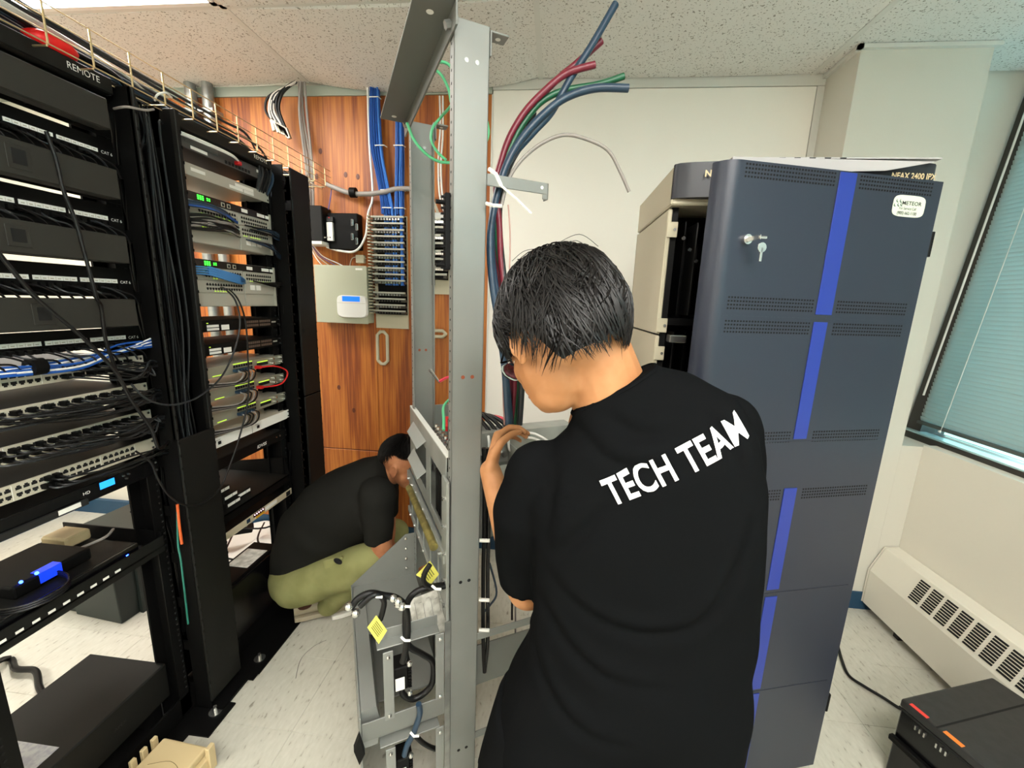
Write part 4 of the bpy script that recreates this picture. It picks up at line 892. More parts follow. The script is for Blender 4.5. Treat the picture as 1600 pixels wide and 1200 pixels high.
for k in range(6):
    obj('terminal_stud', GU().cyl((.30+k*.035, .07, .99), (.30+k*.035, .07, 1.10), .008, 8).cyl((.30+k*.035, .07, 1.05), (.30+k*.035, .07, 1.06), .014, 6).cyl((.30+k*.035, .07, 1.08), (.30+k*.035, .07, 1.09), .014, 6), M_steel, t)
obj('capacitor', GU().cyl((.22, .08, .89), (.22, .08, 1.19), .032, 20).cyl((.22, .08, 1.19), (.22, .08, 1.21), .024, 16), M_blkg, t, smooth=True, label='black upright cylinder')
obj('terminal_block', GU().box(.10, .17, .04, .10, 1.02, 1.09), M_tan, t, bev=.003)
obj('red_cap', GU().tube([(.40, .09, 1.14), (.35, .08, 1.12)], .012, 10), M_red, t, smooth=True)
obj('side_bracket', GU().box(.0, .055, -.012, -.004, .68, 1.09), M_ch, t, bev=.001)
for z in (.72, .8, .88, .96, 1.04): obj('bolt', GU().cyl((.015, -.02, z), (.015, -.012, z), .006, 8), M_steel, t)
obj('wire_channel', GU().box(.05, .62, -.05, -.046, .60, .615), M_ch, t) if 0 else None
def fv(px, py, v):
    r = (px-800)/F_PX*CR-(py-600)/F_PX*CU+fw; return CO+r*(((NL+Vv*v-CO).dot(Vv))/r.dot(Vv))
cable('bronze_conduit', [fv(639, 762, -.05), fv(655, 800, -.05), fv(668, 830, -.05), fv(678, 855, -.05)], .011, mat('bronze_wrap', '7E7440', r=.4, m=.3, c2='5E5630', vs=40), 'olive bronze wrapped conduit slanting down below the power chassis', n=12, k=6)

cable('red_test_lead', [uv((.38, .06, 1.28)), uv((.34, .09, 1.30)), uv((.27, .11, 1.27)), uv((.26, .1, 1.15))], .005, M_pink, 'pinkish red lead curving up above the power chassis')
obj('alligator_clip', G().cyl(uv((.44, .04, 1.31)), uv((.38, .06, 1.275)), .006, 8, .003), M_steel, label='steel alligator clip on the red lead above the power chassis', cat='clip')
cable('green_wire', [uv((.16, .02, 1.18)), uv((.2, .03, 1.2)), uv((.28, .05, 1.22)), uv((.31, .09, 1.24)), uv((.26, .12, 1.26)), uv((.2, .1, 1.25))], .0045, M_green, 'pale green wire loop around the black cylinder')
# green wires at top
cable('green_wire', [at(*p, y=1.2) for p in [(682, 98), (692, 97), (704, 104), (716, 130), (708, 160)]]+[at(*p, y=1.3) for p in [(690, 182), (676, 200), (674, 220), (684, 238), (697, 250)]], .004, M_green, 'light green wire looping behind the top of the near grey post', n=8)
cable('green_wire', [at(*p, y=1.25) for p in [(676, 106), (690, 118), (701, 140), (706, 162), (720, 170)]], .004, M_green, 'short light green wire arching under the top angle of the grey rack', n=8)
cable('green_wire', [at(*p, y=1.35) for p in [(636, 192), (645, 215), (660, 235), (680, 250), (700, 254), (740, 250), (762, 215), (761, 190)]], .0045, M_green, 'light green wire hanging from the far grey post in a wide curve', n=8)
# lower shelf frame
t = thing('battery_shelf', 'grey sheet metal battery shelf frame bolted to the left of the relay rack', 'shelf frame', uv((.28, -.12, 0)))
obj('far_gusset', GU().prism([(.56, -.241, .0), (.56, -.241, .453), (.56, -.035, .627), (.56, .02, .627), (.56, .0, .0)], (.003, 0, 0)), M_grey, t)
for k in range(4): obj('bolt_head', GU().sph((.557, -.035, .61-.044*k), .007, 8, 6), M_steel, t)
obj('outer_panel', GU().box(.0, .56, -.245, -.241, 0, .455), M_grey, t, bev=.001)
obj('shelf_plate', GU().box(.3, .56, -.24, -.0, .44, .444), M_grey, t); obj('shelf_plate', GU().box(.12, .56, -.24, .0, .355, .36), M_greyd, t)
obj('curved_liner', GU().prism([(.02, -.24, .33), (.02, -.20, .33), (.02, -.19, .40), (.02, -.20, .455), (.02, -.24, .455)], (.5, 0, 0)), M_grey, t, smooth=True)
for z0, z1 in ((.434, .65), (.12, .335)):
    obj('upright', GU().box(-.004, 0, -.181, -.155, z0-.01, z1-.01), M_grey, t, bev=.001); obj('upright', GU().box(-.004, 0, -.042, -.018, z0, z1), M_grey, t, bev=.001)
    obj('top_channel', GU().box(-.002, .03, -.195, -.03, z1, z1+.003).box(-.002, .0, -.195, -.03, z1-.0, z1+.004).box(.028, .03, -.195, -.03, z1, z1+.035), M_grey, t, bev=.001)
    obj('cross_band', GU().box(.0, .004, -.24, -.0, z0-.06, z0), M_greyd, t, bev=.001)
    for (a, b) in ((-.168, z1-.025), (-.168, z0+.005), (-.03, z1-.015), (-.03, z0+.012)): obj('bolt_head', GU().sph((-.005, a, b), .006, 8, 6), M_steel, t)
for k in range(16): obj('rivet', GU().sph((-.0, -.008, .15+k*.035), .0035, 6, 5), M_galv, t)
obj('side_strip', GU().box(-.003, .0, -.016, -.0, .0, .68), M_galv, t)
for z0 in (.46, .15):
    b = thing('circuit_breaker', 'black circuit breaker with white label inside the %s opening of the shelf frame' % ('upper' if z0 > .3 else 'lower'), 'breaker', uv((.02, -.13, z0+.03)))
    obj('body', GU().box(.01, .06, -.152, -.115, z0+.03, z0+.105), M_blk, b, bev=.003)
    for k in range(7): obj('fin', GU().box(.008, .06, -.115, -.106, z0+.034+k*.01, z0+.038+k*.01), M_blk, b)
    obj('label_sticker', GU().box(.007, .0095, -.15, -.125, z0+.035, z0+.075), M_label, b, bev=.001); obj('terminal', GU().sph((.005, -.112, z0+.115), .008, 8, 6), M_steel, b); obj('terminal', GU().sph((.005, -.112, z0+.02), .008, 8, 6), M_steel, b)
def fr(px, py, u):   # point on the plane u = const
    r = (px-800)/F_PX*CR-(py-600)/F_PX*CU+fw; return CO+r*(((NL+U*u-CO).dot(U))/r.dot(U))
cable('battery_cable', [fr(*p, -.01) for p in [(548, 950), (560, 935), (578, 927), (598, 930), (620, 935), (634, 950), (637, 980), (636, 1000), (632, 1025), (629, 1035)]], .0085, M_cable, 'thick black battery cable dropping through the middle of the shelf frame', n=10)
cable('battery_cable', [fr(*p, .02) for p in [(700, 913), (680, 916), (655, 922), (640, 935), (634, 955), (634, 990), (640, 1010), (660, 1022), (676, 1035), (676, 1065), (664, 1082), (645, 1092), (630, 1085), (627, 1072)]], .0085, M_cable, 'thick black battery cable looping right inside the shelf frame', n=10)
cable('battery_cable', [fr(*p, .01) for p in [(672, 882), (664, 895), (662, 908), (672, 917), (690, 917), (702, 914)]], .007, M_cable, 'black cable curving over the yellow tag near the post', n=10)
cable('battery_cable', [fr(*p, -.02) for p in [(562, 948), (580, 932), (592, 930), (600, 940), (598, 955), (594, 968)]], .007, M_cable, 'short black cable end above the left yellow tag', n=10)
cable('battery_cable', [fr(*p, -.005) for p in [(654, 1100), (656, 1115), (650, 1135), (645, 1148), (636, 1165), (632, 1180)]], .008, M_navyc, 'thick dark cable continuing to the lower breaker', n=10)
cable('battery_cable', [fr(*p, .02) for p in [(648, 1148), (660, 1160), (674, 1168), (690, 1172)]], .007, M_cable, 'black cable branching right at the lower shelf opening', n=10)
for (a, b, lb) in (((545, 948), (556, 958), 'silver cable lug at the far left end of the battery cables'), ((614, 935), (622, 940), 'silver cable lug at the middle of the battery cables'), ((622, 944), (628, 948), 'second silver cable lug at the middle of the battery cables')):
    g = G().sph(fr(*a, -.02), .010, 10, 8).sph(fr(*b, -.02), .011, 10, 8); obj('cable_lug', g, M_steel, smooth=True, label=lb, cat='cable lug')
for px, py in ((590, 930), (634, 945), (634, 998), (682, 918), (648, 1147)):
    c = fr(px, py, -.02); obj('cable_tie', G().tube([c+Vector((-.012, 0, .004)), c+Vector((0, -.006, 0)), c+Vector((.012, 0, -.004))], .0035, 6), M_white, label='white cable tie on the battery cables of the shelf frame', cat='cable tie', group='ties on the battery cables')
def tag(P, u, lb, rot=0):
    P3 = [fr(*p, u) for p in P]; t = thing('caution_tag', lb, 'tag', P3[0]); a = obj('tag_sheet', G().prism(P3, (0, -.001, 0)), M_yellow, t)
    e1 = (P3[1]-P3[0]); e2 = (P3[3]-P3[0])
    for k in range(5): s = P3[0]+e1*.18+e2*(.2+.13*k)+Vector((0, -.0016, 0)); obj('printed_line', G().obox(s, e1*.62, e2*.03, (0, -.0004, 0)), M_ink, a)
tag([(588, 961), (605, 985), (592, 1006), (574, 980)], -.03, 'yellow caution tag hanging at the left of the shelf frame')
tag([(672, 876), (686, 897), (674, 912), (650, 898)], .03, 'yellow caution tag leaning near the grey post above the shelf')
P3 = [fr(*p, .18) for p in [(638, 938), (706, 912), (712, 985), (648, 992)]]
wd = thing('wiring_diagram', 'white printed wiring diagram sheet inside the battery shelf frame', 'paper', P3[3]); ps = obj('paper_sheet', G().prism(P3, (0, .001, 0)), M_paper, wd)
g = G(); e1, e2 = P3[1]-P3[0], P3[3]-P3[0]
for k in range(9): g.obox(P3[0]+e1*(.12+.09*k)+e2*(.12+.05*(k % 3))+Vector((0, -.0014, 0)), e1*(.07 if k % 2 else .008), e2*(.01 if k % 2 else .5), (0, -.0003, 0))
obj('printed_diagram', g, M_gry_c, ps, kind='stuff')
0 and obj('wiring_diagram', G().prism(P3, (0, .001, 0)), M_paper, label='white printed wiring diagram sheet inside the battery shelf frame', cat='paper')
g = GU().box(-.02, .0, -.262, -.247, .36, .43); obj('cable_connector', G(uv).prism([(-.02, -.262, .38), (-.02, -.247, .42), (-.02, -.235, .36), (-.02, -.25, .33)], (.02, 0, 0)), M_blk, label='small black plastic connector hanging on the outer edge of the shelf frame', cat='connector', bev=.001)
# right side of the near post
t = thing('support_arm', 'grey sheet metal arms and tray sticking out low on the right of the relay rack', 'bracket', uv((.0, .16, .45)))
obj('arm', GU().box(.0, .004, .08, .255, .588, .612), M_grey, t, bev=.001); obj('arm', GU().box(.56, .564, .08, .26, .588, .612), M_grey, t)
obj('tray', GU().box(.03, .034, .082, .34, .40, .54), M_greyd, t); obj('lower_arm', GU().box(.0, .004, .08, .26, .24, .262), M_grey, t)
t = thing('busbar_bracket', 'pale grey sheet bracket with white ties where the man is working', 'bracket', uv((.12, .2, 1.12)))
obj('bracket', GU().box(.10, .104, .06, .42, 1.085, 1.175), M_ch, t); obj('top_fold', GU().box(.10, .16, .06, .42, 1.175, 1.178), M_ch, t)
for k in range(3): obj('terminal', GU().cyl((.09, .115+k*.035, 1.11), (.10, .115+k*.035, 1.11), .009, 10), M_steel, t)
for k in range(4): c = uv((.097, .105+k*.03, 1.17)); obj('cable_tie', G().tube(spl([c, c+Vector((.003, -.008, -.01)), c+Vector((.006, -.008, -.04)), c+Vector((.012, -.004, -.05))], 4), .004, 6), M_white, smooth=True, label='white cable tie on the pale bracket beside the near grey post', cat='cable tie', group='ties on the pale bracket')
for k in range(2): c = uv((.095, .25, 1.17-.015*k)); obj('cable_tie', G().tube(spl([c, c+Vector((.03, -.005, 0)), c+Vector((.07, -.005, -.02)), c+Vector((.09, 0, -.045))], 4), .0035, 6), M_white, smooth=True, label='long white cable tie tail next to the working hand', cat='cable tie', group='long ties by the hand')
# vertical black cables right of the near post
for k, (px, m, lb) in enumerate([(757, M_cable, 'thick black cable down the right of the near grey post, left of two'), (764, M_blkg, 'thick black cable down the right of the near grey post, right of two')]):
    cable('power_cable', [fr(px-1, 700, .03), fr(px, 800, .03), fr(px-2, 900, .03), fr(px-2, 1000, .03), fr(757, 1050, .03)], .006, m, lb, n=8)
for py in (845, 938, 985):
    c = fr(756, py, .0); obj('cable_tie', G().tube([c+Vector((-.014, 0, 0)), c+Vector((.016, 0, .002))], .005, 6), M_white, label='white tie around the two thick black cables beside the near grey post', cat='cable tie', group='ties beside the near post')
cable('blue_wire', [fr(765, 880, .1), fr(776, 925, .1), fr(766, 945, .1), fr(757, 955, .1)], .0035, M_navyc, 'thin dark blue wire beside the black cables under the man\'s arm')
cable('grey_wire', [fr(805, 925, .1), fr(805, 1000, .1), fr(800, 1020, .1), fr(808, 1035, .1)], .003, M_gry_c, 'thin grey wire hanging under the man\'s elbow')
cable('black_wire', [fr(800, 925, .15), fr(800, 968, .15)], .004, M_cable, 'short black cable hanging under the man\'s elbow')
# big power cable fan
def fan(pts, r, m, lb, y=1.12, yb=1.02):
    n = len(pts); cable('power_cable', [at(p[0], p[1], y=y+(yb-y)*(i/(n-1))) for i, p in enumerate(pts)], r, m, lb, n=10, k=8)
fan([(962, 6), (925, 70), (890, 125), (862, 175), (835, 205), (800, 245), (782, 280), (772, 330), (768, 390), (776, 460), (784, 520), (790, 580), (798, 664)], .0085, M_navyc, 'longest navy power cable of the fan, pointing up to the ceiling')
fan([(940, 64), (900, 100), (870, 125), (838, 160), (812, 205), (798, 240), (782, 280), (776, 340), (777, 400), (786, 470), (800, 540), (801, 600), (799, 664)], .008, M_redc, 'maroon power cable, upper of two in the fan of cut ends', 1.14, 1.04)
fan([(930, 101), (885, 115), (850, 143), (820, 175), (796, 215), (782, 255), (775, 290), (780, 350), (783, 410), (792, 480), (803, 545), (804, 600), (800, 664)], .008, M_redc, 'maroon power cable, lower of two in the fan of cut ends', 1.10, 1.03)
fan([(975, 119), (935, 132), (880, 142), (845, 160), (820, 190), (805, 215), (790, 250), (781, 285), (776, 330), (780, 400), (795, 480), (806, 560), (806, 620), (803, 664)], .0075, M_greenc, 'dark green power cable among the fan of cut ends', 1.12, 1.03)
fan([(982, 138), (930, 138), (885, 152), (850, 178), (820, 210), (800, 240), (785, 275), (773, 320), (766, 370), (768, 430), (778, 500), (788, 570), (795, 664)], .009, M_navyc, 'lowest navy power cable of the fan, bending right', 1.10, 1.0)
fan([(834, 176), (826, 200), (815, 225), (798, 255), (786, 290), (780, 340), (786, 420), (800, 520), (815, 580), (812, 664)], .0075, M_dgry_c, 'charcoal power cable with the shortest cut end in the fan', 1.12, 1.02)
fan([(983, 300), (970, 270), (950, 235), (915, 217), (880, 211), (845, 225), (815, 250), (795, 280), (784, 320)], .0042, M_gry_c, 'thin grey cable arching right from the fan and drooping down', 1.10, 1.04)
cable('thin_wire', [at(*p, y=1.04) for p in [(794, 320), (797, 380), (793, 500), (786, 590), (788, 664)]], .002, mat('pinkish_wire', 'B08A80', r=.5), 'hair-thin pinkish wire hanging beside the power cables')
obj('cable_tie', G().tube([at(764, 264, y=.96), at(775, 272, y=.955), at(783, 290, y=.96)], .0045, 6), M_white, label='white cable tie holding the power cables to the grey arm', cat='cable tie')
obj('cable_tie_tail', G().tube([at(783, 290, y=.96), at(808, 312, y=.95), at(830, 334, y=.95)], .0028, 6), M_white, label='long white tie tail pointing down right from the grey arm', cat='cable tie')
obj('cable_tie', G().tube([at(760, 318, y=.99), at(770, 321, y=.98), at(784, 322, y=.99)], .0045, 6), M_white, label='white cable tie around the power cables below the grey arm', cat='cable tie')
for q in range(5):
    cable('power_lead', [uv((.28, .10+.012*q, 1.17)), uv((.22, .12+.018*q, 1.215-.006*q)), uv((.15, .14+.02*q, 1.19)), uv((.11, .155+.02*q, 1.16))], .006, M_cable if q < 4 else M_pink, ('short black power lead arching over the pale bracket' if q < 4 else 'red power lead arching over the pale bracket'), 'black leads over the pale bracket' if q < 4 else None, n=8)
# ================================================ CABINET ON THE RIGHT
t = thing('telephone_system_cabinet', 'tall beige and dark blue telephone exchange cabinet standing by the window pillar', 'cabinet', (.61, 1.42, 0))
cx0, cx1, cy0, cy1 = .295, .925, 1.205, 1.66
obj('side_panel', G().box(cx0, cx0+.012, cy0+.02, cy1, 1.475, 1.815), M_cabb, t, bev=.003); obj('side_panel', G().box(cx0, cx0+.012, cy0+.02, cy1, 1.14, 1.47), M_cabb, t, bev=.003)
obj('side_panel', G().box(cx0, cx0+.012, cy0+.02, cy1, .08, 1.135), M_cabb, t, bev=.003); obj('side_panel', G().box(cx1-.012, cx1, cy0+.02, cy1, .08, 1.815), M_cabb, t, bev=.003)
obj('back_panel', G().box(cx0, cx1, cy1-.01, cy1, .08, 1.815), M_cabb, t); obj('plinth', G().box(cx0+.02, cx1-.02, cy0+.03, cy1-.02, 0.0, .08), M_blk, t)
obj('top_shell', G().box(cx0, cx1, cy0+.0, cy1, 1.82, 1.92), M_cabb, t, bev=.004)
R = [(cx0, cy0+.01)]
for k in range(13): a = math.pi*(1-k/12); R.append((.61+.315*math.cos(a)*1.0, cy0-.035*math.sin(a)**.9 if 0 < k < 12 else cy0))
R.append((cx1, cy0+.01)); hd = obj('header_band', G().prism([(a, b, 1.835) for a, b in R], (0, 0, .085)), M_band, t, smooth=True)
nx = at(1391, 279, y=1.172); nx.y = 1.169; text('NEAX 2400 IPX', .019, nx, (.985, .09, 0), (0, 0, 1), M_tan, t, fit=.108, bold=.02); nn = at(1100, 277, y=1.178); nn.y = 1.172; text('N', .022, nn, (.99, -.1, 0), (0, 0, 1), M_tan, t, bold=.03)
obj('interior_frame', G().box(cx0+.012, cx0+.03, cy0+.03, cy0+.05, .08, 1.82).box(cx1-.03, cx1-.012, cy0+.03, cy0+.05, .08, 1.82), M_blk, t)
obj('card_cage', G().box(cx0+.03, cx1-.03, cy0+.16, cy0+.18, .1, 1.82).box(cx0+.012, cx1-.012, cy0+.05, cy1-.02, 1.50, 1.52).box(cx0+.012, cx1-.012, cy0+.05, cy1-.02, 1.1, 1.12), M_blk, t)
for k in range(14): obj('circuit_card', G().box(cx0+.06+k*.036, cx0+.063+k*.036, cy0+.06+.01*(k % 3), cy0+.16, 1.53, 1.79), M_dgrey if k % 2 else M_blk, t)
for k in range(14): obj('circuit_card', G().box(cx0+.06+k*.036, cx0+.063+k*.036, cy0+.06+.01*(k % 3), cy0+.16, 1.13, 1.48), M_blk if k % 2 else M_dgrey, t)
for z in (1.76, 1.50, 1.42): obj('catch_plate', G().box(cx0+.0, cx0+.028, cy0+.014, cy0+.018, z-.02, z+.02), M_cabb, t, bev=.001); obj('screw', G().cyl((cx0+.02, cy0+.014, z), (cx0+.02, cy0+.01, z), .004, 8), M_steel, t)
obj('latch', G().box(cx0+.03, cx0+.075, cy0-.02, cy0+.02, 1.455, 1.475), M_steel, t, bev=.002)
for k in range(3): obj('side_screw', G().cyl((cx0+.05+.02*k, cy0+.03, 1.74-.03*k), (cx0+.05+.02*k, cy0+.025, 1.74-.03*k), .005, 8), M_steel, t)
# door
HG = Vector((.93, 1.18, 0)); dd = Vector((.96034, .27883, 0)); dn = Vector((.27883, -.96034, 0))
def dt(v): return HG-dd*v[0]+dn*v[1]+Vector((0, 0, v[2]))
def GD(): return G(dt)
CB = t
prof = [(0, 0), (.56, 0)]
for k in range(1, 9): a = k/8*math.radians(80); prof.append((.56+.045*math.sin(a), -.045*(1-math.cos(a))))
inn = [(x_, y_-.012) for x_, y_ in prof]; inn[-1] = (prof[-1][0]-.012, prof[-1][1]-.004)
pf = prof+inn[::-1]
t = obj('door', GD().prism([(a, b, .09) for a, b in pf], (0, 0, 1.785)), M_navy, CB, smooth=True, label='dark blue-grey door standing ajar with blue stripe, sticker and key')
obj('stripe', GD().box(.255, .302, 0, .0022, 1.546, 1.872), M_blue, t, bev=.0006, label='royal blue stripe'); 
for a, b in ((1.224, 1.528), (.775, 1.085), (.435, .752), (.10, .418)): obj('stripe', GD().box(.262, .302, 0, .0022, a, b), M_blue, t, bev=.0006, label='royal blue stripe')
for z in (1.536, 1.218, .763, .426): obj('reveal_line', GD().box(.02, .56, -.0, .0012, z-.001, z+.001), M_navy, t)
for (z, n) in ((1.840, 4), (1.552, 4), (1.497, 4), (1.215, 4), (1.052, 4)):
    for (a, b) in ((.03, .245), (.312, .545)):
        aa, bb = (a, b) if z < 1.8 else (a, b)
        g = GD()
        for r_ in range(n):
            u = aa
            while u < bb: g.box(u, u+.0044, 0.0001, .0006, z+.0085*r_, z+.0085*r_+.004); u += .008
        obj('perforations', g, M_hole, t, kind='stuff')
for s_ in ((.14, .045, 1.788, 1.836),):
    R = []
    for dz in (.0008, .0016):
        ring_ = []
        for k in range(28): a = 2*math.pi*k/28; ca, sa = math.cos(a), math.sin(a); e = .45; ring_.append((.090+.048*math.copysign(abs(ca)**e, ca), dz, 1.812+.0245*math.copysign(abs(sa)**e, sa)))
        R.append(ring_)
    st = obj('service_sticker', GD().rings(R), mat('pale_green_label', 'CFD8C6', r=.5), t, label='rounded pale service sticker')
    o_ = dt((.112, .0018, 1.815)); text('METEOR', .0125, dt((.112, .0018, 1.8145)), dd, (0, 0, 1), M_ink, t, fit=.058, bold=.01); text('For Service Call', .009, dt((.118, .0018, 1.8035)), dd, (0, 0, 1), M_dgrey, t, fit=.05)
    text('(905) 662-1100', .0095, dt((.122, .0018, 1.7925)), dd, (0, 0, 1), M_ink, t, fit=.058, bold=.02)
    g = GD()
    for (a, b) in ((.134, 1.813), (.129, 1.823), (.124, 1.814), (.119, 1.823), (.115, 1.815)): g.prism([(a, .0018, b+.004), (a-.001, .0018, b-.002), (a-.005, .0018, b-.003), (a-.002, .0018, b-.005), (a+.002, .0018, b-.002)], (0, .0003, 0))
    obj('logo_mark', g, mat('logo_green', '3A5A4A', r=.6), t)
lk = obj('lock', GD().cyl((.525, 0, 1.709), (.525, .010, 1.709), .011, 18).cyl((.525, .01, 1.709), (.525, .014, 1.709), .007, 14), M_steel, t, smooth=True, label='chrome lock')
kk = obj('key', GD().box(.522, .524, .014, .045, 1.704, 1.714).cyl((.505, .040, 1.709), (.526, .040, 1.709), .0035, 8), M_steel, t, bev=.0005)
kh = obj('spare_key', GD().cyl((.512, .038, 1.688), (.512, .041, 1.688), .011, 14).box(.509, .515, .038, .041, 1.658, 1.688), M_steel, t, bev=.0005, label='steel key hanging down')
for z in (.3, 1.7): obj('hinge', G().cyl((.935, 1.19, z), (.935, 1.19, z+.06), .008, 10), M_blk, t)
# white wire tray / papers on the cabinet top
t = thing('folded_sheet', 'pale grey sheet with folds lying over the header of the exchange cabinet', 'paper', (.6, 1.4, 1.92))
obj('sheet', G().box(.42, .90, 1.16, 1.56, 1.9205, 1.9235).prism([(.42, 1.158, 1.9235), at(1464, 253, y=1.158), at(1383, 267, y=1.158), (.42, 1.158, at(1383, 267, y=1.158).z-.01)], (0, -.002, 0)), mat('grey_sheet', 'A8A6A6', r=.6), t)
for k in range(5): obj('fold', G().prism([(.53+.035*k, 1.1575, 1.922), (.545+.035*k, 1.1575, 1.922), (.5375+.035*k, 1.1575, 1.905)], (0, -.001, 0)), M_dgrey, t)
# ================================================ FLOOR RIGHT
cable('floor_power_cable', [at(*p, z=.008) for p in [(1290, 975), (1306, 1000), (1315, 1030), (1326, 1055), (1350, 1072), (1380, 1090), (1403, 1105), (1430, 1120)]], .006, M_cable, 'black power cord on the floor between the blue door and the black crate', n=10)
t = thing('equipment_crate', 'dark plastic equipment case with red and orange stickers at the bottom right corner', 'case', (1.45, 1.2, 0))
A = Vector((1.22, 1.266, 0)); e1 = Vector((.055, -.165, 0)).normalized(); e2 = Vector((-e1.y, e1.x, 0))
def ct(v): return A+e1*v[0]+e2*v[1]+Vector((0, 0, v[2]))
obj('body', G(ct).box(0.004, .40, 0.004, .42, 0, .27), M_blkg, t, bev=.004)
obj('lid', G(ct).box(0, .405, 0, .425, .27, .30), mat('scuffed_black', '2A2A2A', r=.5, c2='232323', vs=30), t, bev=.006, seg=2)
obj('groove', G(ct).box(.096, .101, 0, .425, .3, .3012).box(.0, .405, .0, .003, .262, .27), M_hole, t)
obj('sticker', G(ct).box(.022, .07, .003, .016, .3002, .301), mat('red_sticker', 'E04038', r=.5), t, label='red sticker'); obj('sticker', G(ct).box(.112, .158, .003, .018, .3002, .301), mat('orange_sticker', 'F08030', r=.5), t, label='orange sticker')
obj('front_ledge', G(ct).box(.0, .2, -.015, .004, .14, .16), M_blk, t, bev=.003)
for k in range(6): obj('vent_slot', G(ct).box(.05+.012*k+(.02 if k > 2 else 0), .054+.012*k+(.02 if k > 2 else 0), -.0006, .004, .235, .25), M_steel, t)
obj('hair_debris', G().tube(spl([at(*p, z=.003) for p in [(510, 1000), (490, 1010), (470, 1030), (462, 1060)]], 5), .0012, 4), M_gry_c, label='thin dark fibre lying on the floor left of the shelf frame', cat='wire')
# ================================================ PEOPLE
def frame3(f, up):
    f = Vector(f).normalized(); up = Vector(up); u = (up-f*up.dot(f)).normalized(); l = u.cross(f).normalized(); return f, l, u
def head(parent, c, f, up, sc, mskin, hair_low, long_hair, nstr, seed, glasses=False, rot_hair=0):
    f, l, u = frame3(f, up); c = Vector(c)
    def P(a, b, d): return c+(f*a+l*b+u*d)*sc
    def E(g, a, b, d, ra, rb, rd, n=16, m=12): g.ell(P(a, b, d), (f*ra*sc, l*rb*sc, u*rd*sc), n, m)
    g = G()
    E(g, -.008, 0, .022, .098, .079, .093); E(g, .03, 0, -.045, .058, .060, .062); E(g, .040, 0, -.075, .042, .045, .038); E(g, .062, 0, -.088, .020, .022, .018)
    E(g, .052, .030, -.028, .034, .026, .034); E(g, .052, -.030, -.028, .034, .026, .034)      # cheeks
    E(g, .075, 0, .022, .016, .045, .014)                                                     # brow
    g.tube([P(.082, 0, .008), P(.100, 0, -.020), P(.104, 0, -.032)], [.008*sc, .011*sc, .012*sc], 10); E(g, .098, 0, -.034, .014, .016, .010)
    E(g, .082, 0, -.058, .014, .022, .011)
    return P, E, g, f, l, u
def ear(g, P, E, s):
    b = .077*s
    E(g, -.002, b, -.024, .018, .007, .031); E(g, .004, b*.97, -.048, .010, .006, .012)
    g.tube([P(-.002+.017*math.cos(a), b*1.09, -.020+.027*math.sin(a)) for a in [q*math.pi/6 for q in range(-2, 8)]], .0042, 8)
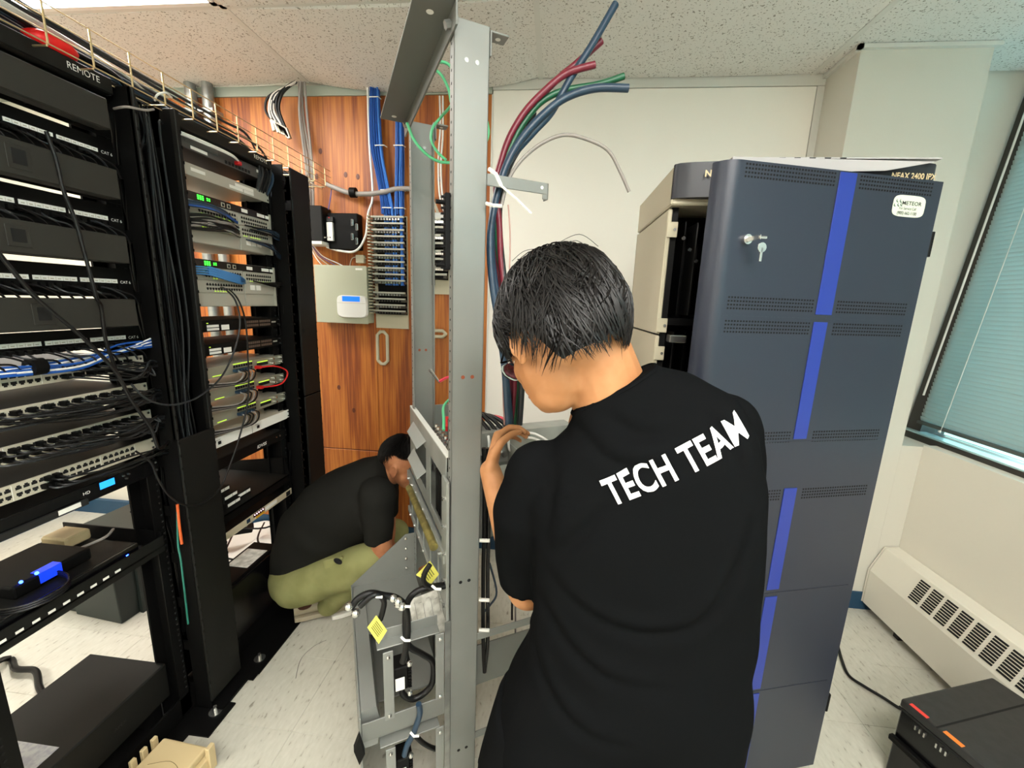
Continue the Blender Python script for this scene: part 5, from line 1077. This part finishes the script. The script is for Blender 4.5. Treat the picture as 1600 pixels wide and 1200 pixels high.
def person_head(parent, body_g, c, f, up, sc, mskin, seed, n_str, spread, hair_scale, low, tuft=.0, toph=.0):
    P, E, g, f, l, u = head(parent, c, f, up, sc, mskin, 0, 0, 0, seed)
    ear(g, P, E, 1); ear(g, P, E, -1); n0 = len(body_g.V); body_g.V += g.V; body_g.F += [tuple(i+n0 for i in fa) for fa in g.F]
    # face details
    for s in (1, -1):
        ey = obj('eye', G().sph(P(.078, .031*s, -.002), .0115*sc, 12, 8), M_white, parent, smooth=True); obj('iris', G().sph(P(.0855, .031*s, -.003), .0055*sc, 10, 6), M_hair, ey, smooth=True)
        obj('eyelid', G().ell(P(.079, .031*s, .003), (f*.0125*sc, l*.0155*sc, u*.0085*sc), 12, 8), mskin, parent, smooth=True)
        obj('eyebrow', G().tube(spl([P(.088, .014*s, .017), P(.090, .032*s, .022), P(.074, .052*s, .016)], 4), [.003*sc]*9, 6), M_hair, parent, smooth=True)
    obj('lips', G().ell(P(.094, 0, -.054), (f*.005*sc, l*.021*sc, u*.0045*sc), 12, 8).ell(P(.0925, 0, -.0635), (f*.006*sc, l*.018*sc, u*.0055*sc), 12, 8), M_lip, parent, smooth=True)
    # hair cap and strands
    rnd = random.Random(seed); hs = hair_scale
    def surf(th, ph, k=1.0):   # th from the crown, ph around (0 = forward)
        a, b, d = math.sin(th)*math.cos(ph), math.sin(th)*math.sin(ph), math.cos(th)
        back = max(0, -a)
        if th > 1.57: q = th-1.57; s_ = 1-.27*q*q; a, b = s_*math.cos(ph), s_*math.sin(ph); d = -q*1.02; back = max(0, -a)
        return P(-.012+.104*a*hs*k, .084*b*hs*k, .026+(.098+toph)*d*hs*k-.012*back)
    KN = [(0, low[0]), (.55, low[0]+.05), (1.0, low[1]), (1.30, low[1]), (1.55, low[2]), (1.85, low[2]+low[5]), (2.15, low[3]), (math.pi, low[4])]
    def lim(ph):               # hairline angle from the crown, for each heading
        q = abs((ph+math.pi) % (2*math.pi)-math.pi)
        for (a, b), (c_, d_) in zip(KN, KN[1:]):
            if q <= c_: return min(b+(d_-b)*(q-a)/max(1e-6, c_-a), 9 if math.sin(ph) > 0 else low[6])
        return low[4]
    g = G(); N_ = 40; M_ = 12; R = []
    for i in range(1, M_+1): R.append([surf(lim(2*math.pi*k/N_)*i/M_, 2*math.pi*k/N_, (.985 if i < 9 else .985-.035*(i-8))) for k in range(N_)])
    for i in range(M_, 0, -1): R.append([surf(lim(2*math.pi*k/N_)*i/M_, 2*math.pi*k/N_, .80) for k in range(N_)])
    hc = obj('hair', g.rings(R), M_hair, parent, smooth=True)
    g = G(); cr_th, cr_ph = .35, math.pi-.3
    for q in range(n_str):
        ph = rnd.uniform(0, 2*math.pi); t0 = rnd.random()**.7; L = lim(ph)*1.0
        a0 = .05+t0*L*.8; a1 = min(L+rnd.uniform(-.05, .10)*spread, a0+rnd.uniform(.35, .8)); lift = rnd.uniform(.985, 1.03+.045*spread); sw = rnd.uniform(-.55, .55)*spread; pts = []
        for k in range(6):
            s = k/5; th_ = a0+(a1-a0)*s; edge = max(0, th_/max(L, .1)-.78); pts.append(surf(th_, ph+sw*s*s+.12*math.sin(7*a0+3*ph), lift+.02*math.sin(s*3.0)+.018*spread*noise.noise(Vector((th_*4, ph*3, 1)))+tuft*s*(1-t0)-.42*edge))
        wdt = rnd.uniform(.0006, .0013)
        g.tube(pts, [wdt*.5, wdt, wdt*1.1, wdt, wdt*.7, wdt*.15], 3, cap=False)
    st = obj('hair_strands', g, M_hair, hc, smooth=True, kind='stuff')
    return P, f, l, u
def hand(g, wrist, dirw, nrm, sc=1.0, curl=.5, thumb=1):
    # wrist point, direction of the knuckles, palm normal (fingers curl towards it)
    d = Vector(dirw).normalized(); n = Vector(nrm); n = (n-d*n.dot(d)).normalized(); s = d.cross(n)*thumb; w = Vector(wrist)
    for k, o in enumerate((-.027, -.009, .009, .027)):
        g.capsule(w+s*o*.7*sc, w+d*.085*sc+s*o*sc, .016*sc, .0125*sc, 10)
    L = ((.036, .024, .018), (.042, .028, .020), (.040, .026, .019), (.032, .020, .016)); tips = []
    for k, o in enumerate((.028, .0095, -.009, -.027)):
        p = w+d*.085*sc+s*o*sc; a = .25+curl*.5; r = .0088-.0004*k
        for j, ln in enumerate(L[k]):
            dr = d*math.cos(a)+n*math.sin(a)+s*(o*1.6); q = p+dr.normalized()*ln*sc; g.capsule(p, q, (r-.0006*j)*sc, (r-.0006*(j+1))*sc, 10); p = q; a += curl*(.75 if j == 0 else .55)
        tips.append(p)
    p = w+d*.025*sc+s*.030*sc; q = p+(d*.7+s*.55+n*.35).normalized()*.045*sc; r_ = q+(d*.8+n*.6-s*.05).normalized()*.032*sc; e = r_+(d*.6+n*.8-s*.2).normalized()*.024*sc
    g.capsule(w+s*.012*sc, p, .017*sc, .013*sc, 10); g.capsule(p, q, .0135*sc, .0105*sc, 10); g.capsule(q, r_, .0105*sc, .009*sc, 10); g.capsule(r_, e, .009*sc, .0075*sc, 10)
    return tips
def sect(L, R, yl, yr, b, n=28, e=.74, tw=0):
    L = at(*L, y=yl); R = at(*R, y=yr); c = (L+R)/2; a = (R-L)/2; bb = Vector((-a.y, a.x, 0)).normalized()*b+Vector((0, 0, 0)); out = []
    for k in range(n):
        t = 2*math.pi*k/n; ct_, s_ = math.cos(t), math.sin(t)
        out.append(c+a*math.copysign(abs(ct_)**e, ct_)+bb*math.copysign(abs(s_)**e, s_))
    return out
# ---------------- the standing man
p1 = thing('person', 'man standing with his back turned in a black shirt lettered TECH TEAM', 'person', (.12, .66, 0))
g = G()
sec = [((897, 636), (1024, 568), .70, .68, .060), ((896, 645), (1030, 574), .70, .68, .064), ((885, 672), (1085, 585), .70, .67, .075), ((852, 706), (1145, 618), .69, .665, .095), ((830, 768), (1178, 680), .69, .66, .115),
       ((832, 830), (1186, 750), .68, .655, .125), ((838, 880), (1186, 830), .675, .65, .125), ((838, 935), (1178, 915), .67, .645, .122), ((827, 985), (1168, 990), .665, .645, .128), ((800, 1050), (1160, 1060), .66, .645, .14), ((778, 1100), (1152, 1118), .66, .645, .15), ((770, 1125), (1146, 1140), .66, .645, .15)]
g.rings([sect(a, b, c, d, e) for a, b, c, d, e in sec])
SL = at(846, 748, y=.70); EL = at(820, 868, y=.735); CL = at(826, 905, y=.74)
g.tube([SL+Vector((.05, 0, .0)), SL, at(826, 800, y=.70), EL, CL], [.066, .072, .068, .060, .056], 20); g.sph(SL, .070, 16, 12)
SR = at(1128, 672, y=.69); g.sph(SR, .062, 16, 12); g.tube([SR, at(1136, 740, y=.74), at(1120, 800, y=.80)], [.064, .062, .058], 16)
shirt = remesh('tshirt', g, M_shirt, p1, .0065, 10, label='black short-sleeved shirt')
# folds
me = shirt.data
for v in me.vertices:
    w_ = v.co+wpos(shirt)
    n1 = noise.noise(Vector((w_.x*5+w_.z*7, w_.y*4, w_.z*9-w_.x*6)))
    amt = .004+.006*max(0, min(1, (1.12-w_.z)/.25)); v.co += v.normal*n1*amt
CRS = [[(846, 892), (890, 858), (930, 815), (975, 770)], [(848, 905), (910, 950), (990, 975), (1070, 962), (1130, 920)], [(838, 950), (880, 1000), (950, 1042), (1040, 1050)],
       [(822, 1010), (848, 1070), (905, 1112), (980, 1125)], [(1186, 790), (1160, 860), (1110, 930), (1060, 975)], [(960, 672), (1010, 690), (1060, 680)], [(900, 690), (970, 735), (1060, 735)], [(1100, 640), (1150, 700), (1165, 770)], [(870, 745), (858, 800), (850, 870)]]
CP = [spl([at(*q, y=.56) for q in c_], 8) for c_ in CRS]; offs = wpos(shirt)
for v in me.vertices:
    w_ = v.co+offs
    if w_.y > .70: continue
    dd_ = 0
    for c_ in CP:
        m_ = 9; kk_ = 0
        for i_, p_ in enumerate(c_):
            d_ = (p_.x-w_.x)**2+(p_.z-w_.z)**2
            if d_ < m_: m_ = d_; kk_ = i_
        m_ = math.sqrt(m_); fade = math.sin(math.pi*min(1, max(0, (kk_+1)/(len(c_)+1)))); sd = 1 if w_.z > c_[kk_].z else -1
        dd_ += fade*(-.0055*math.exp(-(m_/.009)**2)+.0045*math.exp(-((m_-.02)/.012)**2)*(1 if sd > 0 else .3))
    v.co += v.normal*dd_
# trousers and legs
g = G()
g.rings([sect((776, 1085), (1140, 1100), .66, .645, .125), sect((762, 1130), (1136, 1150), .66, .645, .135), sect((745, 1190), (1134, 1200), .66, .645, .14)])
hL, hR = at(850, 1180, y=.66), at(1030, 1180, y=.65)
kL, kR = Vector((-.02, .72, .46)), Vector((.30, .66, .46)); aL, aR = Vector((-.03, .72, .10)), Vector((.31, .63, .10))
for h, k_, a_ in ((hL, kL, aL), (hR, kR, aR)):
    g.tube([h, h.lerp(k_, .5), k_, k_.lerp(a_, .5), a_-Vector((0, 0, .03))], [.108, .098, .08, .074, .066], 20); g.sph(h, .11, 16, 12)
remesh('trousers', g, M_pants, p1, .009, 8, label='loose black trousers')
def shoe(parent, heel, d, m, ms, sc=1.0, up=(0, 0, 1), lab=None):
    d = Vector(d).normalized(); up = Vector(up); s = up.cross(d).normalized(); h = Vector(heel)
    prof = [(-.01, .034, .065), (.03, .040, .085), (.09, .041, .075), (.15, .047, .055), (.21, .046, .045), (.26, .034, .034), (.285, .012, .02)]
    R = []
    for a, w_, t_ in prof:
        ring_ = []
        for k in range(16): an = 2*math.pi*k/16; ca, sa = math.cos(an), math.sin(an); ring_.append(h+d*a*sc+s*w_*ca*sc+up*(.018+t_*.5+t_*.5*sa)*sc)
        R.append(ring_)
    so_ = obj('shoe', G().rings(R), m, parent, smooth=True)
    if lab: so_['label'] = lab
    R = []
    for z in (0, .022): R.append([h+d*a*sc+s*w_*1.08*q*sc+up*z*sc for a, w_, t_, q in [(a, w_, t_, 1) for a, w_, t_ in prof]+[(a, w_, t_, -1) for a, w_, t_ in prof[::-1]]])
    obj('sole', G().rings(R), ms, so_, bev=.003); return so_
shoe(p1, aL-Vector((.0, .03, .10)), (-.15, 1, 0), M_blk2, M_label); shoe(p1, aR-Vector((.0, .03, .10)), (.15, 1, 0), M_blk2, M_label)
# skin: neck, head, arms and hand in one surface
bg = G(); NB = at(955, 625, y=.70); HC = at(872, 528, y=.695)
bg.tube([NB-Vector((0, 0, .05)), NB, at(928, 556, y=.695), HC], [.072, .068, .066, .06], 20)
tip = at(795, 690, y=.97); WR = at(766, 735, y=.93)
bg.capsule(at(820, 850, y=.735), at(824, 918, y=.745), .047, .043, 16); bg.capsule(at(824, 915, y=.75), at(800, 850, y=.83), .043, .037, 16); bg.capsule(at(800, 850, y=.83), WR, .037, .026, 16)
hand(bg, WR, at(776, 695, y=.975)-WR, Vector((.9, -.15, -.25)), .98, curl=.95, thumb=-1)
ERt = at(1120, 830, y=.82); bg.capsule(at(1140, 760, y=.75), ERt, .045, .042, 14); WR2 = Vector((.12, 1.0, 1.10)); bg.capsule(ERt, WR2, .042, .027, 14); hand(bg, WR2, Vector((-.75, .5, .1)), Vector((-.3, .2, -1)), .98, curl=.6, thumb=1)
P, f_, l_, u_ = person_head(p1, bg, HC, (-.50, .60, -.64), (-.15, .5, .9), 1.02, M_skin, 4, 5600, 1.0, 1.13, (1.35, 1.90, 1.68, 2.55, 2.36, .45, 2.2), toph=.012)
remesh('body', bg, M_skin, p1, .0036, 5, label='light skin of the head, neck, left forearm and hands')
g = G()
for (a_, b_, c_, d_) in (((868, 382), (905, 366), (935, 385), 0), ((850, 388), (820, 392), (800, 408), 0), ((880, 384), (898, 376), (910, 380), 0)): g.tube(spl([at(*a_, y=.70), at(*b_, y=.70), at(*c_, y=.70)], 6), .0005, 3)
obj('flyaway_hairs', g, M_hair, p1, kind='stuff')
gl = obj('glasses', G().tube([P(.02, .083, .0), P(.09, .062, -.002)], .0018, 6).tube([P(.02, -.083, .0), P(.09, -.062, -.002)], .0018, 6).tube([P(.09, .062, -.002), P(.098, .035, .012), P(.10, .012, 0), P(.10, -.012, 0), P(.098, -.035, .012), P(.09, -.062, -.002)], .0018, 6), M_blk, p1, label='thin black-rimmed glasses')
for s in (1, -1): obj('lens', G().ell(P(.099, .036*s, -.012), (f_*.0012, l_*.024, u_*.019), 16, 6), M_glass, gl, smooth=True)
obj('collar', G().tube([Vector(v) for v in [x_ for k, x_ in enumerate(sect((896, 642), (1024, 572), .70, .68, .058, n=32))]]+[sect((896, 642), (1024, 572), .70, .68, .058, n=32)[0]], .0042, 6), M_shirt, p1, smooth=True, label='ribbed black collar')
# TECH TEAM printed on the back
def shirt_text(s, A, B, hpx, name, bold):
    c = bpy.data.curves.new('t', 'FONT'); c.body = s; c.size = 1; c.offset = bold; c.fill_mode = 'FRONT'; c.resolution_u = 4; c.space_character = 1.06
    t = bpy.data.objects.new('t', c); COL.objects.link(t); me = bpy.data.meshes.new_from_object(t.evaluated_get(bpy.context.evaluated_depsgraph_get())); bpy.data.objects.remove(t)
    bm = bmesh.new(); bm.from_mesh(me); bmesh.ops.remove_doubles(bm, verts=bm.verts, dist=1e-4)
    for _ in range(5):
        ed = [e for e in bm.edges if e.calc_length() > .12]
        if not ed: break
        bmesh.ops.subdivide_edges(bm, edges=ed, cuts=1); bmesh.ops.triangulate(bm, faces=bm.faces)
    xs = [v.co.x for v in bm.verts]; ys = [v.co.y for v in bm.verts]; x0, x1, y0, y1 = min(xs), max(xs), min(ys), max(ys)
    sm = shirt.data; off = wpos(shirt); bv = BVHTree.FromPolygons([v.co+off for v in sm.vertices], [p.vertices[:] for p in sm.polygons])
    a = at(*A, y=.545); b = at(B[0]+10, B[1]+2, y=.545); ax = b-a; up = Vector((-ax.z, 0, ax.x)).normalized()*hpx
    g = G()
    for v in bm.verts:
        p = a+ax*((v.co.x-x0)/(x1-x0))+up*((v.co.y-y0)/(y1-y0)); p.y = .1
        h = bv.ray_cast(p, Vector((0, 1, 0)))
        q = h[0]+Vector((0, -.0016, 0)) if h[0] else p+Vector((0, .45, 0)); g.V.append(tuple(q))
    g.F = [tuple(v.index for v in f.verts) for f in bm.faces]; bm.free(); return obj(name, g, M_whiteink, shirt, smooth=True)
lt = shirt_text('TECH TEAM', (960, 803), (1187, 697), .040, 'printed_lettering', .024); lt['label'] = 'white capitals printed across the back'
# ---------------- the crouching man
p2 = thing('person', 'man in black shirt and olive trousers squatting behind the grey relay rack', 'person', (-1.0, 1.72, 0))
Y2 = 1.64
def sec2(a, b, b_, yc=Y2, n=24):
    A_, B_ = at(*a, y=yc), at(*b, y=yc); c = (A_+B_)/2; d = (A_-B_)/2; return [c+d*math.cos(2*math.pi*k/n)+Vector((0, b_*math.sin(2*math.pi*k/n), 0)) for k in range(n)]
g = G()
g.rings([sec2((428, 893), (514, 897), .13), sec2((430, 850), (530, 880), .14), sec2((446, 800), (556, 858), .15), sec2((478, 760), (585, 838), .165), sec2((520, 734), (606, 812), .18), sec2((560, 718), (616, 782), .165), sec2((590, 714), (617, 758), .10), sec2((603, 722), (613, 750), .06)])
S2 = at(588, 775, y=1.50); g.sph(S2, .075, 14, 10); g.tube([S2, at(592, 810, y=1.50), at(592, 846, y=1.51)], [.076, .066, .060], 16)
S2b = at(600, 770, y=1.79); g.sph(S2b, .07, 14, 10); g.tube([S2b, at(606, 806, y=1.80)], [.07, .055], 16)
sh2 = remesh('tshirt', g, M_shirt2, p2, .009, 10, label='black short-sleeved shirt')
for v in sh2.data.vertices:
    w_ = v.co+wpos(sh2); v.co += v.normal*.009*noise.noise(Vector((w_.x*7+w_.z*5, w_.y*4, w_.z*8)))
g = G()
HP = at(478, 893, y=Y2); g.ell(HP, ((.16, 0, .03), (0, .17, 0), (-.02, 0, .115)), 20, 14)
kN, kF = at(600, 862, y=1.46), at(612, 822, y=1.86); aN, aF = Vector((-1.0, 1.62, .10)), Vector((-.86, 1.80, .10))
kN = Vector((-.70, 1.50, .46)); kF = at(614, 834, y=1.86)
for h, k_, a_ in ((HP+Vector((.02, -.09, .0)), kN, aN), (HP+Vector((.02, .09, 0)), kF, aF)):
    g.capsule(h, k_, .10, .078, 18); g.capsule(k_, a_, .07, .052, 16)
ol = remesh('trousers', g, M_olive, p2, .011, 8, label='olive green cotton trousers with a side pocket')
for v in ol.data.vertices:
    w_ = v.co+wpos(ol); v.co += v.normal*.010*noise.noise(Vector((w_.x*8, w_.y*5, w_.z*10)))
pk = at(520, 876, y=1.46); obj('pocket_flap', G().obox(pk-Vector((.05, -.0, .01)), (.09, 0, .03), (0, .02, 0), (.01, 0, -.045)), M_olive, p2, bev=.006)
obj('pocket_opening', G().ell(at(528, 877, y=1.455), ((.018, 0, -.008), (0, .01, 0), (.004, 0, .010)), 12, 8), M_hole, p2, smooth=True)
M_shoe = mat('cream_sneaker', '9C9078', r=.6, c2='A39A84', vs=20)
sA = shoe(p2, Vector((-1.15, 1.60, .03)), (.80, .58, -.06), M_shoe, M_shoe, lab='cream sneaker with brown heel'); obj('heel_lining', G().ell(Vector((-1.11, 1.61, .10)), ((.03, .02, 0), (-.02, .03, 0), (0, 0, .014)), 14, 8), mat('brown_lining', '4A2A1C', r=.8), p2, smooth=True)
shoe(p2, Vector((-1.00, 1.66, .01)), (.8, .6, 0), M_shoe, M_label)
bg = G(); H2 = at(630, 721, y=1.66); N2 = at(600, 745, y=1.66)
bg.tube([N2-Vector((.07, 0, .02)), N2, H2-Vector((.01, 0, .02))], [.062, .058, .055], 18)
bg.capsule(at(592, 825, y=1.51), at(602, 888, y=1.48), .046, .040, 14); bg.capsule(at(602, 888, y=1.48), at(650, 880, y=1.50), .040, .028, 14)
hand(bg, at(650, 880, y=1.50), Vector((1, .1, .1)), Vector((0, .3, -1)), .95, curl=.5, thumb=-1)
eb = at(606, 862, y=1.80); bg.capsule(at(604, 810, y=1.80), eb, .045, .04, 14); bg.capsule(eb, at(680, 850, y=1.78), .04, .028, 14); hand(bg, at(680, 850, y=1.78), Vector((1, -.2, .1)), Vector((0, -.3, -1)), .95, curl=.5)
P, f_, l_, u_ = person_head(p2, bg, H2, (.95, -.10, -.28), (.25, 0, .95), .98, M_skin2, 9, 2400, .4, .985, (1.05, 1.40, 1.30, 2.0, 2.3, .05, 9), tuft=.03)
remesh('body', bg, M_skin2, p2, .005, 4, label='tanned skin of the head, neck and arms')
